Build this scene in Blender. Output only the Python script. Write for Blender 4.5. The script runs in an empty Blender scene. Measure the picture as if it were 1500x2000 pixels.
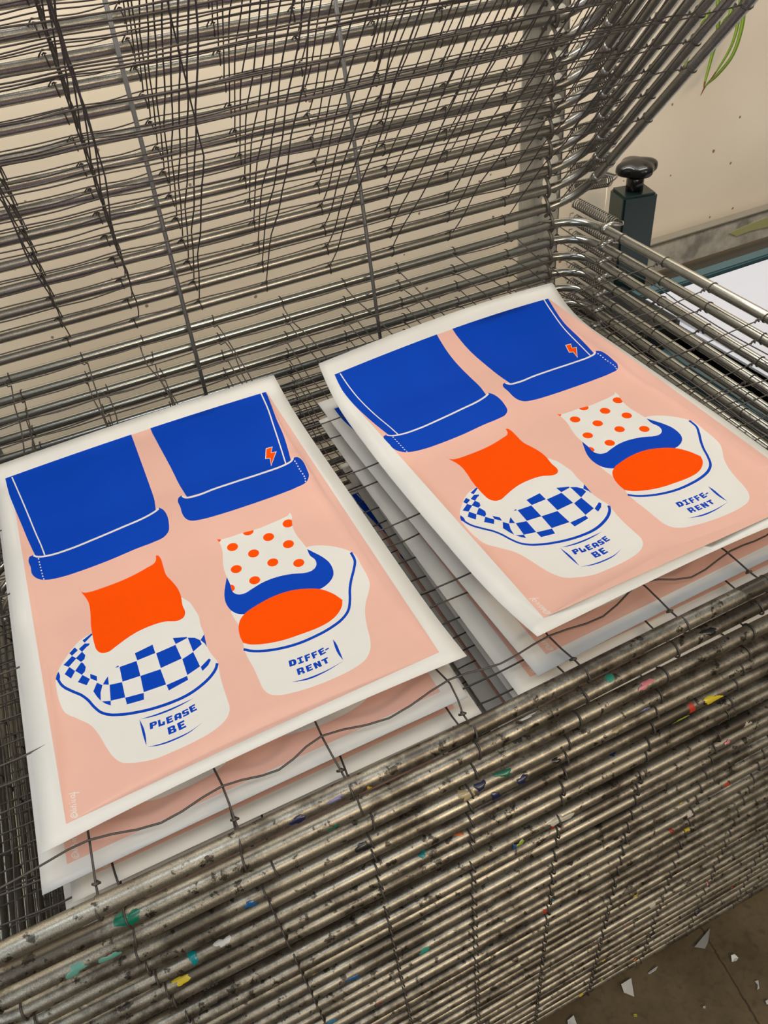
import bpy, bmesh, math, random
import numpy as np
from mathutils import Vector, Matrix
from mathutils.geometry import delaunay_2d_cdt
random.seed(7); rng = np.random.RandomState(5)
sc = bpy.context.scene
COL = sc.collection

# ------------------------------------------------------------ camera, light, exposure
S = 0.63            # one survey unit (camera height above the top lowered tray) in metres
CH = 2.95 * S       # camera height above the floor
def _n(v): v = np.array(v, float); return v / np.linalg.norm(v)
FPX = 1500.0
_Z = -_n([960-750, 2700-1000, FPX]); _X = _n([6141-750, -1061-1000, FPX]); _X = _n(_X - _Z*np.dot(_X, _Z)); _Y = np.cross(_Z, _X)
RC = np.array([_X, _Y, _Z])
def ray(px, py): return RC @ np.array([px-750, py-1000, FPX])
def on_z(px, py, z): r = ray(px, py); return r*z/r[2]
def on_y(px, py, y): r = ray(px, py); return r*y/r[1]
def on_x(px, py, x): r = ray(px, py); return r*x/r[0]
def Wd(p): return Vector((p[0]*S, p[1]*S, p[2]*S + CH))
cam = bpy.data.cameras.new('camera'); cam_o = bpy.data.objects.new('camera', cam); COL.objects.link(cam_o)
M = Matrix(((RC[0][0], -RC[0][1], -RC[0][2]), (RC[1][0], -RC[1][1], -RC[1][2]), (RC[2][0], -RC[2][1], -RC[2][2]))).to_4x4()
M.translation = (0, 0, CH); cam_o.matrix_world = M
cam.sensor_fit = 'VERTICAL'; cam.sensor_height = 36; cam.lens = 36*FPX/2000; cam.clip_start = 0.01
sc.camera = cam_o
sc.view_settings.view_transform = 'Standard'; sc.view_settings.look = 'None'; sc.view_settings.gamma = 1
sc.view_settings.use_curve_mapping = False; sc.view_settings.exposure = 0.0
w = bpy.data.worlds.new('world'); sc.world = w; w.use_nodes = True
wt = w.node_tree; bg = wt.nodes['Background']; bg.inputs[1].default_value = 0.33
tcw = wt.nodes.new('ShaderNodeTexCoord'); sxw = wt.nodes.new('ShaderNodeSeparateXYZ'); rw = wt.nodes.new('ShaderNodeValToRGB'); mrw = wt.nodes.new('ShaderNodeMapRange')
wt.links.new(tcw.outputs['Generated'], sxw.inputs[0]); wt.links.new(sxw.outputs[2], mrw.inputs[0]); mrw.inputs[1].default_value = -1; mrw.inputs[2].default_value = 1
wt.links.new(mrw.outputs[0], rw.inputs[0]); wt.links.new(rw.outputs[0], bg.inputs[0]); er = rw.color_ramp.elements
er[0].position = .42; er[0].color = (.10, .08, .055, 1); er[1].position = 1; er[1].color = (.86, .94, 1.0, 1)
for p_, c_ in ((.5, (.36, .30, .22, 1)), (.62, (.62, .53, .40, 1)), (.8, (.78, .79, .78, 1))): q_ = er.new(p_); q_.color = c_
def area(name, loc, target, sx, sy, power, col):
    l = bpy.data.lights.new(name, 'AREA'); l.shape = 'RECTANGLE'; l.size = sx; l.size_y = sy; l.energy = power; l.color = col
    o = bpy.data.objects.new(name, l); COL.objects.link(o); o.location = loc
    o.rotation_euler = (Vector(target)-Vector(loc)).to_track_quat('-Z', 'Y').to_euler(); return o
for a in [('ceiling_lamp', (-.1, -.2, 3.0), (.3, .5, .8), 1.6, .3, 10, (.88, .94, 1.0)), ('window_light', (-2.2, -1.6, 2.5), (.4, .5, 1.0), 1.6, 1.6, 21, (.76, .88, 1.0)), ('wall_fill_light', (.6, 1.2, 2.9), (.6, 1.73, 2.45), 3.0, .2, 66, (1.0, .95, .86)), ('high_window_light', (.7, 1.66, 2.5), (.6, .3, .9), 2.6, .22, 6.5, (.74, .88, 1.0)), ('room_lamp', (.8, -1.8, 2.55), (.6, .6, .9), 1.5, .3, 27, (1.0, .80, .56))]: area(*a)  # the one aimed at the back wall is an added fill that brightens it

PL=[-0.312, 0.66924, -0.99749, 0.00561, -0.14364, 0.03223, 0.04167, 0.00688, 0.04123, 0.31211, 0.077, -0.06505, -0.03742, 0.01115, -0.01803, 0.03054, 0.00474, 0.00999, -0.00344]
PR=[0.42111, 0.63488, -0.97435, -0.0029, -0.16955, 0.07903, 0.0148, 0.0299, -0.00254, 0.58224, 0.0752, 0.00096, -0.04717, -0.02952, -0.02103, 0.02841, -0.03248, 0.00498, 0.01208, 0.01715, 0.03747, -0.03586, 0.01887, -0.02762, 0.02781, -0.04914, -0.02779, 0.08051]
# outlines of the printed artwork in tenths of a millimetre: W bare paper, K pink, B blue, O orange
ART=[('K','235,177 3985,187 3975,5660 200,5650'),
('B','166,5660 183,5660 200,5660 217,5660 234,5660 251,5660 268,5660 285,5660 302,5660 319,5660 336,5660 353,5660 370,5660 387,5660 404,5660 421,5660 438,5660 455,5660 472,5660 489,5660 506,5660 523,5660 540,5660 558,5660 575,5660 592,5660 609,5660 626,5660 643,5660 661,5660 678,5660 695,5660 712,5660 730,5660 747,5660 764,5660 781,5660 799,5660 816,5660 833,5660 851,5660 868,5660 885,5660 903,5660 920,5660 937,5660 955,5660 972,5660 990,5660 1007,5660 1025,5660 1042,5660 1059,5660 1077,5660 1094,5660 1112,5660 1129,5660 1147,5660 1165,5660 1182,5660 1200,5660 1217,5660 1235,5660 1252,5660 1270,5660 1288,5660 1305,5660 1323,5660 1341,5660 1358,5660 1376,5660 1394,5660 1411,5660 1429,5660 1447,5660 1465,5660 1483,5660 1500,5660 1518,5660 1536,5660 1554,5660 1572,5660 1590,5660 1607,5660 1625,5660 1643,5660 1661,5660 1679,5660 1697,5660 1715,5660 1733,5660 1751,5660 1769,5660 1787,5660 1805,5660 1823,5660 1842,5660 1860,5660 1878,5660 1896,5660 1914,5660 1932,5660 1932,5660 1932,5660 1931,5559 1931,5533 1931,5507 1931,5481 1930,5455 1930,5428 1930,5402 1929,5376 1929,5349 1929,5322 1929,5296 1928,5269 1928,5243 1928,5217 1928,5192 1928,5166 1927,5140 1927,5114 1927,5087 1927,5061 1927,5035 1926,5008 1926,4981 1926,4955 1926,4928 1926,4900 1925,4872 1925,4844 1925,4815 1925,4787 1924,4758 1924,4730 1924,4701 1924,4673 1923,4644 1923,4616 1923,4587 1923,4559 1922,4531 1922,4503 1921,4475 1921,4446 1921,4418 1921,4389 1921,4361 1920,4333 1920,4305 1919,4276 1918,4248 1917,4221 1915,4193 1913,4167 1910,4140 1907,4115 1903,4089 1900,4063 1896,4038 1892,4012 1888,3987 1884,3961 1881,3936 1865,3931 1849,3927 1833,3922 1817,3917 1802,3912 1786,3907 1770,3902 1754,3897 1739,3893 1723,3888 1707,3884 1692,3879 1676,3875 1660,3871 1645,3868 1629,3864 1613,3861 1597,3858 1582,3856 1566,3853 1550,3851 1535,3848 1519,3846 1503,3844 1488,3842 1472,3840 1456,3838 1441,3836 1425,3835 1409,3833 1394,3832 1378,3831 1362,3829 1347,3828 1331,3827 1316,3826 1300,3825 1285,3824 1269,3823 1254,3822 1238,3822 1223,3821 1207,3820 1192,3820 1176,3819 1161,3819 1145,3818 1130,3818 1114,3817 1099,3817 1083,3817 1068,3816 1052,3816 1037,3815 1021,3814 1006,3814 991,3813 975,3812 960,3811 944,3810 929,3810 913,3809 898,3808 883,3808 867,3807 852,3807 836,3806 821,3806 806,3806 790,3806 775,3807 760,3807 744,3808 729,3809 714,3810 698,3812 683,3813 667,3816 652,3818 637,3821 621,3824 606,3827 590,3831 575,3835 560,3840 546,3845 531,3851 516,3858 502,3865 487,3873 472,3881 458,3890 443,3898 428,3907 414,3916 399,3924 384,3933 370,3941 355,3949 351,3975 347,4000 343,4026 339,4052 334,4077 330,4103 326,4129 322,4155 318,4181 314,4208 310,4234 306,4260 302,4286 298,4313 294,4339 291,4365 287,4392 284,4418 280,4445 277,4472 274,4498 270,4525 267,4552 264,4579 260,4606 257,4633 253,4660 250,4687 246,4714 242,4742 239,4769 235,4796 232,4823 228,4850 225,4877 222,4904 218,4930 215,4957 212,4983 208,5009 205,5036 202,5061 199,5086 196,5111 193,5136 190,5160 187,5185 184,5210 181,5234 179,5259 176,5283 174,5307 172,5331 171,5356 170,5380 169,5405 168,5429 168,5453 167,5477 167,5501 167,5524 167,5548 167,5660 166,5660 166,5660'),
('B','332,4004 281,3997 275,3980 270,3964 265,3947 262,3928 262,3905 264,3881 267,3857 271,3833 274,3809 276,3786 277,3764 276,3743 275,3722 275,3701 277,3680 281,3660 286,3639 292,3620 299,3601 309,3581 319,3562 331,3544 343,3528 355,3513 369,3499 382,3487 396,3477 410,3468 425,3459 439,3452 454,3444 469,3437 484,3431 499,3426 514,3421 529,3416 544,3412 559,3408 574,3404 589,3401 604,3397 618,3394 633,3391 647,3389 661,3386 676,3384 690,3382 704,3380 718,3378 733,3377 747,3376 761,3374 775,3373 790,3372 804,3371 818,3370 833,3368 847,3367 862,3366 877,3365 892,3364 907,3363 922,3362 937,3362 952,3361 967,3360 982,3360 997,3359 1012,3359 1027,3358 1042,3358 1057,3358 1072,3357 1087,3357 1102,3357 1117,3357 1132,3357 1147,3357 1162,3357 1177,3357 1192,3357 1207,3358 1222,3358 1236,3359 1251,3360 1266,3360 1280,3361 1295,3362 1310,3363 1325,3364 1339,3365 1354,3366 1369,3367 1384,3368 1399,3369 1413,3370 1428,3371 1443,3372 1458,3373 1473,3374 1488,3375 1503,3375 1518,3376 1532,3376 1547,3376 1562,3376 1577,3376 1591,3376 1606,3376 1621,3375 1636,3375 1651,3375 1666,3375 1680,3375 1695,3375 1710,3376 1725,3377 1740,3378 1754,3379 1768,3380 1782,3380 1796,3381 1810,3383 1824,3385 1838,3388 1852,3393 1865,3400 1879,3409 1894,3420 1907,3432 1921,3446 1933,3462 1944,3481 1952,3498 1958,3517 1963,3538 1968,3559 1972,3581 1976,3604 1980,3628 1984,3652 1987,3677 1990,3701 1992,3726 1993,3751 1993,3776 1993,3802 1991,3827 1988,3853 1985,3878 1980,3902 1973,3925 1966,3945 1956,3962 1945,3978 1935,3995 1920,3985 1906,3975 1891,3965 1877,3956 1862,3948 1847,3941 1832,3935 1817,3930 1802,3926 1786,3921 1771,3918 1756,3914 1741,3911 1726,3908 1710,3905 1695,3902 1679,3900 1663,3898 1647,3896 1631,3894 1615,3892 1599,3891 1583,3889 1568,3888 1552,3887 1536,3886 1520,3885 1504,3884 1488,3883 1473,3882 1457,3881 1441,3880 1426,3879 1410,3877 1395,3876 1380,3875 1364,3873 1349,3872 1333,3871 1318,3870 1303,3869 1288,3868 1272,3866 1257,3865 1242,3864 1226,3863 1211,3862 1196,3861 1181,3860 1165,3859 1150,3858 1135,3858 1120,3857 1105,3856 1090,3855 1075,3855 1060,3854 1045,3853 1030,3852 1015,3852 1000,3851 985,3850 970,3850 955,3849 940,3848 925,3848 910,3847 895,3847 880,3846 865,3846 851,3846 836,3846 821,3846 806,3846 791,3847 776,3847 761,3848 746,3849 732,3850 717,3851 702,3852 688,3853 673,3854 658,3855 644,3857 629,3859 614,3860 600,3862 585,3865 570,3867 555,3870 541,3873 526,3877 511,3881 497,3885 482,3890 468,3894 453,3898 439,3903 424,3909 410,3916 396,3924 382,3934 368,3946 355,3963 344,3984'),
('W','246,5641 249,5616 252,5590 255,5565 258,5540 261,5515 264,5489 267,5464 270,5438 273,5412 277,5387 280,5361 283,5335 286,5309 289,5282 292,5256 295,5230 299,5204 302,5178 305,5152 308,5126 311,5100 314,5073 317,5047 321,5021 324,4994 327,4967 330,4940 333,4913 337,4886 340,4859 343,4832 347,4803 350,4775 353,4746 357,4718 360,4689 363,4660 367,4632 370,4603 373,4575 376,4547 380,4519 383,4490 387,4462 390,4434 394,4406 397,4381 400,4355 404,4330 408,4304 411,4279 415,4253 418,4228 422,4203 425,4178 429,4153 432,4128 435,4104 437,4080 440,4056 442,4032 445,4008 447,3984 450,3960 452,3937 455,3913 470,3912 468,3936 465,3960 463,3984 460,4008 458,4032 455,4056 453,4080 450,4104 447,4129 444,4154 441,4179 437,4204 434,4230 430,4255 427,4280 423,4306 419,4331 416,4356 413,4382 409,4407 406,4435 402,4463 399,4491 396,4519 392,4547 389,4576 386,4604 383,4632 379,4661 376,4689 373,4718 370,4747 366,4775 363,4804 359,4833 356,4860 353,4887 350,4914 346,4941 343,4968 340,4995 337,5022 334,5048 331,5075 327,5101 324,5127 321,5153 318,5179 315,5205 312,5231 309,5257 306,5284 303,5310 299,5336 296,5362 293,5388 290,5414 287,5440 284,5465 281,5491 278,5516 275,5542 272,5567 269,5592 266,5617 263,5642'),
('W','323,3981 336,3964 350,3945 365,3929 380,3917 394,3907 409,3899 423,3891 438,3884 453,3879 467,3873 482,3868 496,3864 511,3859 526,3855 541,3851 555,3848 570,3845 585,3842 600,3840 615,3838 629,3836 644,3835 659,3833 673,3832 688,3831 703,3830 717,3829 732,3828 747,3827 762,3826 777,3825 792,3825 806,3824 821,3824 836,3824 851,3824 866,3824 881,3824 896,3825 911,3825 926,3826 941,3826 956,3827 970,3827 985,3828 1000,3829 1015,3830 1030,3830 1045,3831 1060,3832 1075,3832 1090,3833 1105,3834 1120,3834 1136,3835 1151,3836 1166,3837 1181,3838 1196,3839 1212,3840 1227,3841 1242,3842 1257,3843 1273,3844 1288,3845 1303,3846 1318,3847 1334,3849 1349,3850 1364,3851 1380,3852 1395,3853 1410,3855 1426,3856 1441,3857 1457,3858 1473,3860 1488,3861 1504,3862 1520,3863 1536,3864 1551,3865 1567,3866 1583,3867 1599,3868 1615,3869 1631,3871 1647,3873 1663,3875 1679,3877 1695,3880 1711,3882 1726,3885 1741,3889 1756,3892 1772,3896 1787,3900 1802,3904 1817,3909 1833,3914 1848,3919 1863,3925 1877,3931 1891,3938 1904,3946 1917,3954 1931,3961 1925,3995 1911,3987 1898,3980 1885,3972 1871,3965 1858,3960 1843,3954 1828,3948 1814,3943 1798,3939 1783,3934 1768,3930 1753,3927 1738,3923 1723,3920 1708,3917 1692,3914 1676,3912 1661,3910 1645,3908 1629,3906 1613,3904 1597,3903 1582,3902 1566,3900 1550,3899 1534,3898 1518,3897 1502,3896 1487,3895 1471,3894 1455,3893 1439,3892 1424,3891 1408,3889 1393,3888 1377,3887 1362,3886 1347,3884 1331,3883 1316,3882 1301,3881 1285,3880 1270,3878 1255,3877 1240,3876 1224,3875 1209,3874 1194,3873 1179,3872 1163,3871 1148,3870 1133,3870 1118,3869 1103,3868 1087,3867 1072,3867 1057,3866 1042,3865 1027,3864 1012,3864 997,3863 982,3862 967,3861 953,3861 938,3860 923,3860 908,3859 893,3859 878,3858 863,3858 848,3858 833,3858 819,3858 804,3858 789,3859 774,3859 759,3860 744,3861 730,3862 715,3863 700,3864 686,3865 671,3866 656,3867 642,3868 627,3870 613,3872 598,3874 583,3876 569,3879 554,3881 540,3885 525,3888 511,3892 496,3897 482,3901 467,3906 453,3911 439,3917 425,3923 411,3931 397,3939 384,3948 371,3958 359,3971 346,3988 333,4006'),
('B','2203,5660 2221,5660 2239,5660 2258,5660 2276,5660 2294,5660 2313,5660 2331,5660 2350,5660 2368,5660 2386,5660 2405,5660 2423,5660 2442,5660 2460,5660 2479,5660 2497,5660 2516,5660 2535,5660 2553,5660 2572,5660 2591,5660 2610,5660 2628,5660 2647,5660 2666,5660 2685,5660 2704,5660 2723,5660 2742,5660 2761,5660 2780,5660 2799,5660 2818,5660 2837,5660 2856,5660 2875,5660 2894,5660 2913,5660 2932,5660 2952,5660 2971,5660 2990,5660 3009,5660 3028,5660 3048,5660 3067,5660 3086,5660 3106,5660 3125,5660 3144,5660 3164,5660 3183,5660 3202,5660 3222,5660 3241,5660 3261,5660 3280,5660 3300,5660 3319,5660 3339,5660 3358,5660 3378,5660 3398,5660 3417,5660 3437,5660 3457,5660 3476,5660 3496,5660 3516,5660 3536,5660 3555,5660 3575,5660 3595,5660 3615,5660 3635,5660 3655,5660 3674,5660 3694,5660 3714,5660 3734,5660 3754,5660 3774,5660 3794,5660 3815,5660 3835,5660 3855,5660 3875,5660 3895,5660 3915,5660 3935,5660 3956,5660 3976,5660 3973,5660 3971,5660 3968,5660 3966,5660 3963,5550 3960,5523 3958,5495 3955,5468 3952,5441 3949,5413 3946,5385 3944,5359 3941,5333 3938,5306 3935,5280 3931,5253 3928,5226 3925,5199 3922,5172 3919,5145 3915,5118 3912,5090 3909,5063 3906,5035 3904,5008 3901,4980 3899,4952 3897,4924 3895,4896 3893,4868 3891,4839 3889,4811 3886,4782 3884,4753 3881,4724 3878,4696 3875,4667 3871,4636 3867,4606 3862,4575 3858,4545 3853,4515 3848,4485 3843,4455 3838,4425 3833,4395 3827,4365 3822,4335 3817,4305 3812,4278 3807,4251 3802,4224 3796,4197 3791,4171 3786,4144 3780,4117 3775,4091 3770,4064 3765,4038 3746,4034 3728,4030 3710,4026 3692,4022 3673,4018 3655,4014 3637,4010 3619,4006 3601,4002 3583,3998 3565,3994 3547,3990 3529,3986 3511,3982 3493,3979 3475,3975 3458,3972 3440,3969 3422,3966 3405,3963 3387,3961 3369,3958 3352,3956 3334,3955 3317,3953 3299,3952 3281,3951 3264,3950 3246,3949 3228,3949 3211,3948 3193,3948 3176,3947 3159,3947 3141,3947 3124,3948 3106,3948 3089,3948 3072,3949 3055,3949 3037,3950 3020,3950 3003,3951 2986,3952 2969,3953 2951,3954 2934,3955 2917,3956 2900,3957 2883,3958 2866,3959 2849,3961 2832,3962 2815,3963 2798,3964 2781,3965 2764,3967 2747,3968 2730,3969 2713,3970 2696,3971 2679,3972 2662,3973 2645,3975 2629,3976 2612,3977 2595,3979 2578,3980 2561,3982 2544,3983 2528,3985 2511,3986 2494,3988 2477,3990 2460,3991 2444,3993 2427,3995 2410,3997 2394,3998 2377,4000 2360,4002 2344,4004 2327,4005 2310,4007 2308,4034 2305,4061 2302,4087 2299,4114 2297,4141 2294,4168 2291,4196 2289,4223 2286,4250 2284,4278 2282,4305 2280,4334 2279,4362 2278,4391 2276,4419 2275,4448 2275,4477 2274,4506 2273,4535 2272,4564 2271,4593 2270,4622 2269,4652 2268,4681 2267,4710 2266,4739 2264,4767 2263,4795 2261,4823 2259,4851 2258,4879 2256,4906 2254,4934 2253,4961 2251,4988 2249,5015 2247,5042 2245,5069 2243,5096 2242,5123 2240,5149 2238,5176 2236,5204 2234,5231 2232,5258 2230,5285 2229,5311 2227,5338 2225,5365 2223,5391 2221,5417 2219,5444 2217,5470 2215,5496 2213,5522 2211,5548 2209,5660 2207,5660 2205,5660'),
('B','2263,4076 2246,4073 2229,4069 2213,4059 2201,4043 2191,4022 2184,3998 2180,3971 2180,3943 2181,3915 2183,3887 2183,3859 2182,3834 2180,3810 2177,3785 2175,3760 2174,3736 2174,3711 2175,3687 2177,3663 2180,3640 2185,3617 2191,3596 2199,3574 2210,3555 2222,3538 2235,3524 2247,3514 2261,3505 2274,3499 2288,3494 2302,3489 2316,3485 2330,3481 2345,3477 2360,3473 2376,3470 2391,3467 2406,3464 2421,3462 2437,3459 2452,3457 2467,3455 2483,3454 2498,3452 2514,3451 2529,3449 2545,3448 2560,3447 2576,3446 2592,3445 2607,3444 2623,3442 2639,3441 2655,3440 2671,3439 2687,3438 2703,3437 2719,3436 2736,3436 2752,3435 2768,3434 2784,3434 2800,3434 2817,3433 2833,3433 2849,3433 2866,3432 2882,3432 2899,3432 2915,3432 2931,3432 2948,3432 2964,3432 2981,3432 2997,3432 3014,3431 3031,3431 3047,3431 3064,3431 3081,3431 3097,3432 3114,3432 3131,3432 3148,3432 3164,3432 3181,3433 3198,3433 3215,3433 3232,3434 3249,3434 3266,3435 3283,3436 3300,3436 3317,3437 3334,3438 3351,3439 3368,3440 3385,3441 3402,3442 3419,3443 3436,3444 3453,3445 3470,3446 3487,3447 3504,3449 3521,3450 3538,3452 3555,3454 3573,3456 3590,3459 3607,3462 3625,3465 3642,3468 3659,3471 3676,3474 3692,3476 3709,3479 3726,3483 3743,3488 3760,3495 3776,3504 3793,3516 3808,3531 3824,3549 3838,3569 3851,3591 3863,3614 3873,3638 3880,3665 3884,3692 3886,3720 3889,3747 3892,3773 3896,3799 3899,3824 3902,3850 3904,3875 3906,3901 3907,3926 3906,3952 3905,3977 3903,4002 3899,4026 3892,4047 3885,4064 3875,4077 3863,4088 3850,4095 3836,4095 3822,4090 3807,4084 3788,4075 3770,4066 3752,4055 3734,4044 3716,4033 3698,4023 3680,4015 3662,4008 3644,4003 3626,3999 3608,3995 3590,3992 3572,3990 3554,3988 3536,3986 3519,3985 3501,3985 3484,3984 3466,3984 3448,3984 3431,3984 3413,3984 3396,3984 3378,3984 3361,3984 3344,3983 3326,3982 3309,3982 3291,3982 3274,3981 3256,3981 3239,3981 3222,3981 3204,3981 3187,3981 3170,3982 3152,3982 3135,3982 3118,3982 3101,3983 3084,3983 3066,3983 3049,3984 3032,3984 3015,3984 2998,3985 2981,3985 2964,3985 2947,3985 2931,3985 2914,3985 2897,3985 2881,3986 2864,3986 2848,3986 2831,3986 2815,3986 2798,3986 2782,3987 2765,3987 2749,3987 2732,3987 2716,3987 2700,3986 2683,3986 2667,3986 2650,3985 2633,3984 2617,3983 2600,3981 2584,3980 2567,3979 2551,3977 2534,3976 2518,3975 2501,3974 2485,3973 2468,3973 2452,3973 2436,3974 2420,3975 2403,3977 2388,3979 2373,3982 2358,3986 2343,3991 2328,3996 2313,4001 2299,4006 2284,4010'),
('W','3883,5660 3882,5660 3881,5635 3880,5609 3878,5583 3877,5557 3876,5531 3875,5505 3873,5478 3872,5452 3870,5425 3869,5398 3867,5372 3865,5345 3862,5318 3860,5290 3857,5262 3853,5234 3850,5206 3846,5177 3842,5148 3838,5119 3834,5090 3830,5061 3825,5032 3821,5002 3817,4972 3812,4942 3808,4912 3804,4882 3799,4851 3795,4821 3791,4790 3786,4759 3782,4728 3777,4697 3773,4666 3769,4636 3764,4605 3760,4574 3755,4544 3750,4513 3746,4484 3742,4455 3737,4425 3733,4396 3728,4367 3724,4338 3719,4309 3715,4281 3710,4252 3705,4223 3701,4194 3696,4166 3692,4137 3687,4109 3683,4080 3679,4052 3674,4024 3692,4024 3697,4052 3701,4080 3706,4109 3710,4137 3715,4166 3719,4194 3724,4223 3729,4252 3733,4281 3738,4309 3742,4338 3747,4367 3751,4397 3756,4426 3760,4455 3765,4484 3769,4514 3774,4544 3779,4575 3783,4606 3788,4636 3792,4667 3797,4698 3801,4729 3806,4760 3810,4791 3814,4822 3819,4852 3823,4883 3827,4913 3832,4943 3836,4973 3840,5002 3845,5032 3849,5061 3854,5091 3858,5120 3862,5149 3866,5178 3870,5207 3873,5235 3877,5264 3880,5293 3882,5320 3885,5347 3887,5374 3889,5402 3891,5428 3892,5455 3894,5482 3895,5508 3896,5535 3898,5561 3899,5587 3900,5613 3901,5639 3902,5660 3904,5660'),
('W','2248,4053 2257,4034 2266,4015 2278,3998 2293,3986 2308,3977 2323,3970 2339,3966 2355,3962 2370,3960 2386,3958 2401,3956 2417,3954 2434,3952 2450,3952 2467,3951 2483,3952 2500,3952 2516,3953 2533,3954 2549,3956 2566,3957 2582,3959 2599,3960 2615,3962 2632,3963 2648,3964 2665,3965 2681,3965 2698,3965 2714,3966 2730,3966 2747,3966 2763,3966 2779,3966 2796,3966 2812,3965 2829,3965 2845,3965 2862,3965 2878,3965 2895,3964 2911,3964 2928,3964 2945,3964 2961,3964 2978,3964 2995,3964 3012,3963 3029,3963 3046,3963 3064,3962 3081,3962 3098,3962 3115,3962 3132,3961 3149,3961 3167,3961 3184,3961 3201,3960 3219,3960 3236,3960 3253,3960 3271,3960 3288,3961 3306,3961 3323,3961 3341,3962 3358,3962 3375,3963 3393,3963 3410,3963 3427,3964 3445,3964 3462,3964 3480,3965 3497,3965 3515,3966 3533,3967 3551,3968 3568,3970 3586,3972 3604,3974 3622,3977 3641,3980 3659,3984 3677,3988 3696,3993 3716,3998 3735,4005 3755,4014 3775,4027 3791,4042 3805,4058 3818,4074 3806,4101 3793,4085 3781,4071 3770,4060 3753,4049 3735,4041 3717,4034 3699,4029 3680,4025 3661,4021 3643,4017 3626,4014 3608,4011 3590,4009 3572,4007 3555,4005 3537,4004 3520,4003 3502,4002 3485,4002 3467,4001 3450,4001 3432,4000 3415,4000 3397,4000 3380,4000 3362,3999 3345,3999 3327,3998 3310,3998 3292,3997 3275,3997 3258,3997 3240,3997 3223,3997 3206,3997 3188,3997 3171,3997 3154,3998 3137,3998 3119,3998 3102,3998 3085,3999 3068,3999 3050,3999 3033,4000 3016,4000 2999,4000 2982,4000 2965,4000 2948,4000 2931,4001 2915,4001 2898,4001 2882,4001 2865,4001 2849,4001 2832,4002 2816,4002 2799,4002 2783,4002 2766,4002 2750,4002 2733,4002 2717,4002 2700,4002 2684,4002 2667,4001 2650,4000 2633,3999 2617,3998 2600,3996 2583,3995 2567,3993 2550,3992 2534,3990 2517,3989 2501,3988 2485,3988 2469,3987 2452,3988 2436,3988 2420,3990 2404,3992 2389,3994 2374,3996 2358,3998 2344,4001 2329,4006 2315,4011 2302,4019 2290,4029 2282,4041 2274,4058 2265,4076'),
('W','391,3885 386,3876 377,3882 374,3896 380,3906 388,3900'),
('W','393,3822 387,3813 379,3819 376,3833 381,3843 390,3837'),
('W','395,3767 390,3758 381,3764 378,3778 384,3788 392,3782'),
('W','398,3713 392,3704 383,3709 380,3724 386,3733 395,3727'),
('W','399,3653 394,3645 385,3650 382,3664 388,3673 396,3668'),
('W','403,3594 397,3585 389,3590 386,3605 391,3614 400,3608'),
('W','404,3541 398,3532 390,3538 387,3552 392,3561 401,3555'),
('W','411,3485 405,3476 397,3482 394,3496 399,3505 408,3499'),
('W','3820,4007 3810,3996 3801,4001 3802,4017 3811,4029 3820,4024'),
('W','3821,3948 3812,3937 3803,3942 3803,3958 3813,3969 3822,3964'),
('W','3817,3882 3807,3871 3799,3876 3799,3892 3808,3903 3817,3898'),
('W','3812,3816 3803,3805 3794,3810 3795,3826 3804,3837 3813,3832'),
('W','3814,3762 3804,3751 3795,3756 3796,3771 3805,3782 3814,3777'),
('W','3816,3696 3807,3685 3798,3690 3799,3706 3808,3717 3817,3712'),
('W','3815,3636 3806,3625 3797,3630 3798,3646 3807,3657 3816,3652'),
('W','3809,3583 3800,3572 3791,3577 3792,3593 3801,3603 3810,3599'),
('W','3792,3526 3783,3516 3774,3520 3774,3536 3783,3547 3792,3542'),
('W','3551,4483 3651,4477 3589,4356 3663,4344 3486,4062 3528,4240 3467,4257'),
('O','3555,4467 3636,4464 3580,4351 3645,4333 3496,4093 3539,4248 3482,4266'),
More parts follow.
